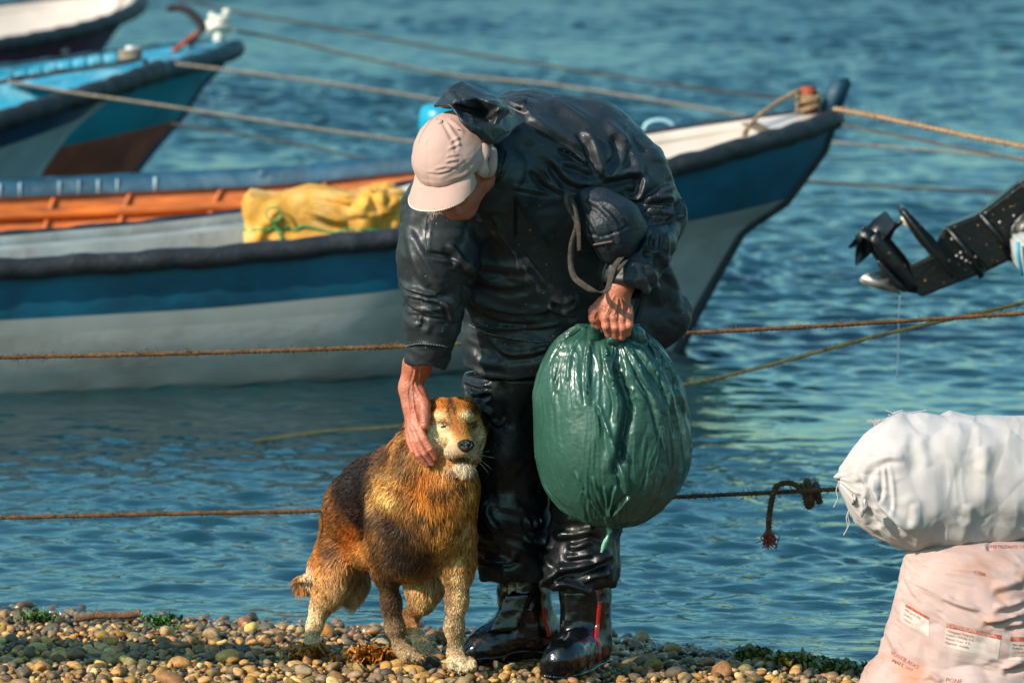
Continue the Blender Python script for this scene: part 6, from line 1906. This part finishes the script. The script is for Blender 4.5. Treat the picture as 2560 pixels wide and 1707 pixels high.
# ------------------------------------------------------------------ the dog
def zd(x, y): return (700 + x / 2.072, 950 + y / 2.072)
def DP(x, y, d): return P(*zd(x, y), d)
def dog():
    root = empty('dog', P(1030, 1660, .2))
    tag(root, 'tan and black shaggy dog with closed eyes leaning on the man’s leg', 'dog')
    S = SDF([-.60, -.36, -.02], [-.03, .70, .80], .0050)
    # trunk: chest, ribcage, loin, rump
    S.ell(DP(770, 640, -.01), (.088, .10, .145), None, .03)
    S.ell(DP(640, 780, .06), (.074, .11, .125), None, .05)
    S.ell(DP(880, 790, .03), (.054, .08, .105), None, .05)
    S.chain([(DP(620, 530, .10), .094), (DP(520, 600, .26), .096), (DP(430, 670, .40), .088), (DP(370, 730, .48), .072)], .05)
    S.ell(DP(690, 900, .06), (.075, .09, .062), None, .04)
    # neck with ruff
    S.chain([(DP(810, 330, -.06), .070), (DP(750, 430, -.04), .086), (DP(700, 520, .0), .096)], .04)
    S.chain([(DP(880, 440, -.10), .050), (DP(865, 560, -.07), .066), (DP(850, 700, -.04), .070)], .04)
    # front leg, left of the picture
    S.chain([(DP(550, 720, .03), .046), (DP(545, 860, .06), .040), (DP(552, 1000, .09), .027), (DP(575, 1150, .11), .0215), (DP(596, 1280, .12), .0185), (DP(620, 1360, .12), .019)], .03)
    S.chain([(DP(632, 1390, .11), .020), (DP(680, 1420, .06), .019)], .02)
    for x, y in ((650, 1440), (688, 1450), (724, 1446)): S.chain([(DP(x - 25, y - 32, .08), .0115), (DP(x + 5, y - 4, .04), .0105)], .006)
    # front leg, right of the picture
    S.chain([(DP(905, 810, .0), .044), (DP(918, 930, .0), .036), (DP(922, 1020, .0), .028), (DP(912, 1150, .0), .0235), (DP(905, 1280, .0), .0185), (DP(908, 1400, .0), .019)], .03)
    S.chain([(DP(908, 1435, -.01), .020), (DP(935, 1465, -.05), .020)], .02)
    for x, y in ((895, 1492), (935, 1504), (970, 1500), (996, 1488)): S.chain([(DP(x - 12, y - 36, -.03), .0110), (DP(x, y - 6, -.075), .0100)], .006)
    # hind leg, left: thigh, hock, foot
    S.chain([(DP(385, 770, .46), .070), (DP(325, 900, .44), .054), (DP(275, 1010, .42), .038), (DP(240, 1110, .46), .027), (DP(205, 1180, .50), .0185), (DP(182, 1260, .47), .0145), (DP(170, 1330, .44), .0165)], .035)
    for x, y in ((118, 1400), (148, 1410), (180, 1412), (212, 1396)): S.chain([(DP(170 + (x - 170) * .4, y - 45, .43), .0115), (DP(x, y - 8, .39), .0100)], .007)
    # hind leg, right, seen between the front legs
    S.chain([(DP(720, 960, .38), .058), (DP(748, 1070, .36), .048), (DP(735, 1150, .36), .028), (DP(672, 1225, .42), .0185), (DP(680, 1290, .38), .0160), (DP(732, 1360, .32), .0165), (DP(765, 1400, .29), .018)], .02)
    for x, y in ((770, 1446), (803, 1455), (833, 1448)): S.chain([(DP(x - 25, y - 36, .29), .0115), (DP(x, y - 6, .25), .0105)], .007)
    # tail hanging behind, tip curling out at the left
    S.chain([(DP(270, 800, .58), .030), (DP(215, 960, .62), .026), (DP(160, 1060, .60), .018), (DP(95, 1050, .58), .006)], .02)
    # belly line and breeches
    S.chain([(DP(600, 860, .20), .05), (DP(450, 880, .36), .040)], .04)
    S.chain([(DP(390, 930, .50), .028), (DP(400, 1050, .53), .024), (DP(370, 1140, .53), .010)], .03)
    # head
    S.ell(DP(885, 225, -.09), (.064, .075, .062), None, .02)
    S.ell(DP(835, 165, -.08), (.034, .05, .032), None, .02); S.ell(DP(945, 160, -.08), (.034, .05, .032), None, .02)
    S.ell(DP(815, 290, -.085), (.044, .050, .045), None, .03)
    S.ell(DP(965, 290, -.080), (.040, .050, .045), None, .03)
    S.cone(DP(900, 240, -.13), DP(945, 320, -.205), .036, .026, .025)     # bridge
    S.ell(DP(945, 355, -.20), (.033, .042, .024), None, .015)
    S.ell(DP(900, 375, -.185), (.024, .035, .020), None, .012)
    S.ell(DP(985, 375, -.185), (.022, .035, .020), None, .012)
    S.cone(DP(910, 390, -.12), DP(952, 440, -.185), .034, .021, .012)     # jaw
    S.cone(DP(845, 190, -.145), DP(800, 215, -.13), .018, .015, .015)     # brows
    S.cone(DP(950, 190, -.145), DP(990, 210, -.13), .016, .012, .015)
    S.ell(DP(858, 236, -.163), (.013, .010, .007), None, .004)            # lids
    S.ell(DP(988, 228, -.145), (.012, .010, .007), None, .004)
    # ears laid back
    S.chain([(DP(770, 215, -.03), .024), (DP(720, 225, .0), .020), (DP(655, 250, .03), .010)], .015)
    S.chain([(DP(985, 200, -.03), .026), (DP(1015, 240, .0), .020), (DP(1030, 290, .03), .012)], .015)
    # mouth slit
    S.cone(DP(862, 385, -.215), DP(905, 405, -.225), .003, .0035, .003, 'sub')
    S.cone(DP(905, 407, -.228), DP(995, 402, -.222), .0042, .0035, .003, 'sub')
    V, F = S.mesh(1)
    # nose in fine detail is a child part
    Q = topx(V); N = vnormals(V, F)
    q = np.stack([(Q[:, 0] - 700) * 2.072, (Q[:, 1] - 950) * 2.072], 1)
    V = V + N * ((.0035 * fbm(V, 16, 2, 3)) * np.clip((V[:, 2] > 0) * 1.0, 0, 1) * (1 - np.exp(-(((q[:, 0] - 900) / 130) ** 2 + ((q[:, 1] - 300) / 160) ** 2))))[:, None]
    r2 = lambda *a: [zd(*p) for p in a]
    V = sculpt(V, F, [(r2((800, 230), (830, 238), (880, 240)), 3, -.003), (r2((880, 130), (885, 180), (900, 230)), 5, -.003), (r2((770, 260), (810, 330), (850, 380)), 8, -.002), (r2((960, 225), (1000, 225), (1020, 232)), 3, -.003)])
    Q = topx(V); N = vnormals(V, F)
    def colour(Vp):
        Q = topx(Vp); x = (Q[:, 0] - 700) * 2.072; y = (Q[:, 1] - 950) * 2.072; Yd = Vp[:, 1]
        C = np.repeat(np.array([srgb('a8743a')]), len(Vp), 0)
        wx = 14 * noise(Vp, 22, 1); wy = 14 * noise(Vp, 22, 2)
        def z(cx, cy, rx, ry, col, st=1.0, rot=0, p=2, cond=None):
            nonlocal C
            dx, dy = x + wx - cx, y + wy - cy
            c_, s_ = math.cos(math.radians(rot)), math.sin(math.radians(rot))
            u, v = (dx * c_ + dy * s_) / rx, (-dx * s_ + dy * c_) / ry
            w = st * np.exp(-(u * u + v * v) ** p)
            if cond is not None: w = w * cond
            C = C * (1 - w[:, None]) + np.array(srgb(col)) * w[:, None]
        front = (Yd < .25).astype(float); back = 1 - front
        z(300, 850, 200, 180, 'a86a2c', .8)
        z(250, 820, 60, 120, '4a3220', .4, 20)
        z(370, 560, 150, 210, '1a0f0c', 1, 10, 2); z(450, 650, 80, 170, '20120e', .95, 5, 2); z(450, 440, 130, 70, '20130f', .95, -25, 2)
        z(270, 680, 60, 80, '6a4022', .6); z(370, 820, 50, 90, 'a8581e', .8)
        z(560, 390, 60, 75, '3a2416', .85, -20); z(640, 420, 80, 70, 'b07a38', .7); z(500, 520, 30, 120, '7a5a38', .8, 10); z(510, 600, 25, 110, 'c89a58', .9, 5); z(470, 560, 18, 100, '2a1c14', .7, 5)
        z(600, 470, 80, 40, 'a08050', .7, -20); z(620, 545, 70, 26, '4a341e', .7, 25); z(580, 600, 75, 42, 'd8b070', .9, 15); z(660, 640, 60, 30, '9a7038', .8, 20)
        z(760, 520, 75, 80, 'b86c1c', .9); z(830, 620, 90, 110, 'a86a28', .8); z(780, 680, 50, 60, 'c08a48', .5); z(700, 560, 40, 50, '7a4c20', .5)
        z(600, 800, 150, 180, '1e1611', .96, 0, 2); z(700, 920, 150, 95, '120c0a', .95, 0, 2); z(520, 860, 40, 140, '6a5034', .5); z(740, 840, 60, 80, '4a3420', .6)  # black chest markings, with the chest's shadow mixed into the fur colour
        z(850, 800, 60, 60, 'bd8844', .8); z(930, 820, 70, 110, 'b48446', .9); z(960, 780, 30, 60, 'd8b47c', .7); z(900, 740, 40, 40, '8a5a28', .5)
        z(180, 960, 60, 100, 'c07a34', .7); z(300, 1000, 80, 110, 'c89460', .85); z(340, 1030, 40, 70, '8a5c38', .5); z(200, 1080, 70, 80, 'd0a068', .8); z(150, 1000, 30, 60, 'e0cbb0', .8)
        z(190, 1300, 120, 170, 'd6bb94', 1, 0, 3); z(180, 1330, 14, 110, '9a7850', .5)
        z(360, 1130, 130, 110, 'd2b48a', .9, 0, 2, back); z(440, 1000, 60, 120, '8c6a44', .7, 0, 2, back)
        z(740, 1120, 110, 110, 'd0ab78', .95, 0, 2, back); z(650, 1180, 50, 120, '5a4030', .7, 0, 2, back); z(750, 1380, 110, 120, 'cdb08a', .95, 0, 3, back)
        fr = (Yd < .2).astype(float)
        z(600, 1330, 110, 170, '8a7558', .95, 0, 3, fr); z(560, 1080, 90, 180, '3e2e20', .92, 0, 3, fr); z(680, 1430, 100, 50, '9a8768', .9, 0, 3, fr)  # left front leg: its shade is painted into the fur colour
        z(900, 1100, 110, 160, 'c09c68', .95, 0, 3, fr); z(868, 1120, 30, 220, '5e4a34', .85, 0, 2, fr); z(930, 1080, 26, 170, 'dcbc8c', .7, 0, 2, fr); z(900, 1330, 110, 170, 'b8a07c', .95, 0, 3, fr); z(905, 1300, 30, 120, '6e5840', .5); z(930, 1480, 100, 50, 'd8c8a8', .95, 0, 3)  # right front leg: shaded side and lit stripe painted into the fur
        # head
        hd = (Yd < .05).astype(float)
        z(890, 250, 150, 190, 'b3813e', 1, 0, 4, hd); z(880, 130, 130, 50, 'ad6a26', .9, 0, 2, hd)
        z(885, 120, 22, 34, '1f1712', .9, -20, 2, hd); z(905, 165, 14, 40, '3a2a1c', .85, -15, 2, hd); z(800, 160, 20, 16, '4a3422', .4, 0, 2, hd)
        z(830, 192, 42, 22, 'd8c096', .9, -5, 2, hd); z(965, 190, 26, 26, 'e0cca8', .9, 0, 2, hd); z(805, 290, 75, 62, 'e6d6b4', 1, 10, 2, hd); z(870, 320, 40, 40, 'd6c4a4', .8, 0, 2, hd); z(1020, 310, 34, 70, 'cfc0a0', .9, 0, 2, hd)
        z(922, 262, 28, 50, '9a6030', .8, -20, 2, hd); z(910, 230, 20, 60, '8a4c20', .5, -10, 2, hd)
        z(880, 372, 56, 32, 'b4a494', .9, 25, 2, hd); z(985, 385, 34, 30, '9a9088', .85, 0, 2, hd); z(945, 452, 75, 26, 'd8cdbc', .95, -5, 2, hd); z(950, 420, 60, 16, '4a403a', .8, 0, 2, hd)
        z(850, 238, 40, 11, '060404', 1, 10, 2, hd); z(815, 230, 34, 5, '1c1410', .8, 10, 2, hd); z(990, 232, 26, 17, '0c0808', 1, 0, 2, hd); z(885, 250, 10, 14, '2a1c16', .7, 0, 2, hd)
        z(655, 245, 26, 40, '0c0a0a', 1, 0, 2, (x < 690) * 1.0); z(1030, 200, 44, 90, '1c140f', .95, 0, 2, (Yd > -.07) * 1.0); z(1010, 150, 30, 40, '2a1c12', .9, 0, 2)
        z(882, 395, 30, 6, '0c0808', 1, 28, 2, hd); z(950, 404, 52, 9, '0c0808', 1, -3, 2, hd)
        return C
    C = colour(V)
    mf = material('dog skin and undercoat', '888888', .9, .2, 60, vcol=True, bump=.4, bscale=300)
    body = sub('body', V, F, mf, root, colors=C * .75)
    # ---- coat of hair strands
    tri = np.concatenate([F[:, [0, 1, 2]], F[:, [0, 2, 3]]])
    a, b, c = V[tri[:, 0]], V[tri[:, 1]], V[tri[:, 2]]
    ar = np.linalg.norm(np.cross(b - a, c - a), axis=1) / 2
    cen = (a + b + c) / 3
    nt = (N[tri[:, 0]] + N[tri[:, 1]] + N[tri[:, 2]]); nt /= np.linalg.norm(nt, axis=1, keepdims=True)
    Qc = topx(cen); cx_, cy_ = (Qc[:, 0] - 700) * 2.072, (Qc[:, 1] - 950) * 2.072
    headw = np.exp(-(((cx_ - 900) / 130) ** 2 + ((cy_ - 280) / 170) ** 2) ** 2) * (cen[:, 1] < .0)
    wgt = ar * (1 + 1.6 * headw) * np.where(nt[:, 1] > .45, .35, 1)
    NS = 230000
    r = np.random.default_rng(17)
    ti = r.choice(len(tri), NS, p=wgt / wgt.sum())
    u, v = r.random(NS), r.random(NS); m = u + v > 1; u[m], v[m] = 1 - u[m], 1 - v[m]
    A_, B_, C_ = (N[tri[ti, k]] for k in range(3))
    root_p = a[ti] + u[:, None] * (b[ti] - a[ti]) + v[:, None] * (c[ti] - a[ti])
    nn = A_ * (1 - u - v)[:, None] + B_ * u[:, None] + C_ * v[:, None]; nn /= np.linalg.norm(nn, axis=1, keepdims=True)
    Qr = topx(root_p); x, y = (Qr[:, 0] - 700) * 2.072, (Qr[:, 1] - 950) * 2.072; Yr = root_p[:, 1]
    hd = np.clip(1.3 - (((x - 905) / 125) ** 2 + ((y - 270) / 195) ** 2), 0, 1) * (Yr < .02)
    legs = np.clip((y - 940) / 120, 0, 1)
    feather = np.exp(-(((x - 360) / 120) ** 2 + ((y - 1110) / 110) ** 2)) * (Yr > .25) + .7 * np.exp(-(((x - 760) / 90) ** 2 + ((y - 1060) / 80) ** 2)) * (Yr > .25) + np.exp(-(((x - 110) / 60) ** 2 + ((y - 1050) / 40) ** 2))
    ruff = np.exp(-(((x - 700) / 170) ** 2 + ((y - 620) / 230) ** 2))
    Ln = .023 + .017 * ruff - .015 * legs + .028 * np.clip(feather, 0, 1)
    Ln = np.where(hd > .15, .0085 + .012 * (1 - np.clip(hd * 1.4, 0, 1)), Ln)
    muz = np.exp(-(((x - 940) / 60) ** 2 + ((y - 360) / 80) ** 2)) * (Yr < -.1)
    Ln = Ln * (1 - .5 * muz) * r.uniform(.6, 1.4, NS)
    # comb: backwards and down on the trunk, away from the nose on the head, forward-down on the chest
    comb = np.zeros((NS, 3))
    comb[:] = np.array([-.15, .25, -1.0])
    trunk = np.clip((700 - x) / 250, 0, 1) * (y < 950)
    comb += trunk[:, None] * np.array([-.7, .8, .25])
    chest = np.exp(-(((x - 800) / 120) ** 2 + ((y - 650) / 200) ** 2)); comb += chest[:, None] * np.array([.25, -.1, -.4])
    nose = DP(955, 330, -.26)
    away = root_p - nose; away /= np.linalg.norm(away, axis=1, keepdims=True)
    comb = np.where((hd > .1)[:, None], away * 1.0 + np.array([0, .3, 0]), comb)
    fl = noise(root_p, 20, 5), noise(root_p, 20, 6), noise(root_p, 20, 7)
    comb = comb + .45 * np.stack(fl, 1) * np.where(hd > .1, .35, 1.0)[:, None]
    # locks: strands lean together
    lock = np.stack([noise(root_p, 75, 15), noise(root_p, 75, 16), noise(root_p, 75, 17)], 1) * np.where(hd > .1, .25, .45)[:, None]
    comb = comb + lock + .26 * r.normal(size=(NS, 3))
    d = comb - nn * (comb * nn).sum(1)[:, None]; d /= np.maximum(np.linalg.norm(d, axis=1, keepdims=True), 1e-6)
    comb2 = np.clip(feather, 0, 1)[:, None] * np.array([-.5, -.2, -1.2]); d = d + comb2; d /= np.linalg.norm(d, axis=1, keepdims=True)
    lift = np.where(hd > .1, .32, .42) + .22 * r.random(NS) + .3 * np.clip(feather, 0, 1)
    g = np.array([0, 0, -1.0])
    p0 = root_p - nn * .0012
    s1 = d * (1 - lift * .5)[:, None] + nn * (lift * 1.3)[:, None]; s1 /= np.linalg.norm(s1, axis=1, keepdims=True)
    s2 = d + nn * (lift * .35)[:, None] + g * .15; s2 /= np.linalg.norm(s2, axis=1, keepdims=True)
    s3 = d * 1.0 - nn * .12 + g * .35 + .15 * r.normal(size=(NS, 3)); s3 /= np.linalg.norm(s3, axis=1, keepdims=True)
    p1 = p0 + s1 * (Ln * .33)[:, None]; p2 = p1 + s2 * (Ln * .34)[:, None]; p3 = p2 + s3 * (Ln * .33)[:, None]
    wd = .00048 + .00028 * (1 - np.clip(hd, 0, 1))
    w = np.cross(s1, nn); w /= np.maximum(np.linalg.norm(w, axis=1, keepdims=True), 1e-6)
    w = w + .5 * nn * r.normal(size=NS)[:, None]; w /= np.linalg.norm(w, axis=1, keepdims=True)
    W_ = w * wd[:, None]
    SV = np.stack([p0 - W_, p0 + W_, p1 - W_, p1 + W_, p2 - W_ * .7, p2 + W_ * .7, p3], 1).reshape(-1, 3)
    base = (np.arange(NS) * 7)[:, None]
    T = np.concatenate([base + [0, 1, 3], base + [0, 3, 2], base + [2, 3, 5], base + [2, 5, 4], base + [4, 5, 6]])
    # strands take the colour of the patch they grow from, banded and slightly mixed
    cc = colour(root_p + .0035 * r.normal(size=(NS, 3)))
    cc = cc * (1 + .28 * r.normal(size=NS))[:, None].clip(.45, 1.7) * (1 + .30 * noise(root_p, 60, 25))[:, None]
    dk = (r.random(NS) < .13) & (hd < .2); cc[dk] *= .3; lt = (r.random(NS) < .06) & (hd < .2) & (cc.mean(1) > .05); cc[lt] *= 1.5
    body_w = np.clip(1 - hd * 3, 0, 1) * np.clip((1000 - y) / 120, 0, 1)
    st1 = noise(root_p * np.array([1, 1, .55]) + .02 * noise(root_p, 30, 41)[:, None], 26, 42); st2 = noise(root_p * np.array([1, 1, .5]), 60, 43)
    cc = cc * (1 - body_w * (-0.0 + .45 * np.clip(st1 * 1.6 - .2, 0, 1) + .30 * np.clip(st2 * 1.6 - .1, 0, 1)))[:, None] * (1 + .9 * body_w * np.clip(-st1 - .1, 0, 1))[:, None]
    cc = cc * np.array([1.16, 1.0, .83]) ; cc = np.clip(cc, 0.004, .9)
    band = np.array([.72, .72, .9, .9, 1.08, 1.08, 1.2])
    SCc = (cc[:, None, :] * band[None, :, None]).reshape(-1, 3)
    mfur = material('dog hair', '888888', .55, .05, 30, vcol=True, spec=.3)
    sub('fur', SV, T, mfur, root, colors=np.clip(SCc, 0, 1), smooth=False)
    # nose, eyes, whiskers
    mn = material('wet black nose', '0b0909', .22, .3, 60, bump=.6, bscale=420, coat=.3)
    S2 = SDF(DP(880, 400, -.30), DP(1030, 270, -.18), .0012)
    S2.ell(DP(962, 336, -.232), (.0215, .016, .0145), None, .004)
    S2.ell(DP(958, 354, -.232), (.0130, .014, .0100), None, .008)
    for s in (-1, 1): S2.ell(DP(962 + s * 21, 340, -.247), (.0050, .006, .0048), None, .003, 'sub')
    S2.cone(DP(960, 340, -.250), DP(957, 372, -.247), .0012, .0012, .002, 'sub')
    V2, F2 = S2.mesh(1); sub('nose', V2, F2, mn, root)
    V0, F0 = ico(3)
    sub('eye', V0 * [.010, .006, .006] + DP(992, 234, -.148), F0, material('dark eye', '120a08', .08, .2, coat=.6), root)
    sub('eye', V0 * [.0125, .006, .0026] + DP(856, 241, -.170), F0, mn, root)
    parts = []
    for (x0, y0, dx, dz) in ((1005, 400, .045, -.030), (1010, 385, .05, -.008), (1008, 410, .035, -.035), (890, 380, -.03, -.012), (885, 395, -.028, -.022), (1000, 375, .04, .004)):
        p = DP(x0, y0, -.205); parts.append(tube(smooth_path([p, p + [dx * .5, -.008, dz * .35], p + [dx, -.004, dz]], 8), [.0003] * 6 + [.0002, .0001], 3, False))
    V3, F3 = merge(parts); sub('whiskers', V3, F3, material('white whisker', '8a8680', .5, .1), root)
    # claws
    mc = material('claw', '3a302a', .5, .3)
    for x, y, dd in ((657, 1450, .028), (695, 1456, .028), (730, 1452, .028), (890, 1504, -.088), (936, 1514, -.088), (977, 1508, -.088), (1003, 1496, -.088), (112, 1408, .378), (148, 1418, .378), (182, 1420, .378), (218, 1404, .378), (775, 1460, .238), (810, 1466, .238), (842, 1458, .238)):
        sub('claw', V0 * [.0030, .006, .0032] + DP(x, y - 4, dd), F0, mc, root)
dog()

# nothing is built here; the long shadow comes from the added boat
def unbuilt_sacks():
    src = {}
    for o in list(COL.objects):
        if o.get('category') == 'sack' and 'pinkish' in o['label']: src['root'] = o
    return
unbuilt_sacks()
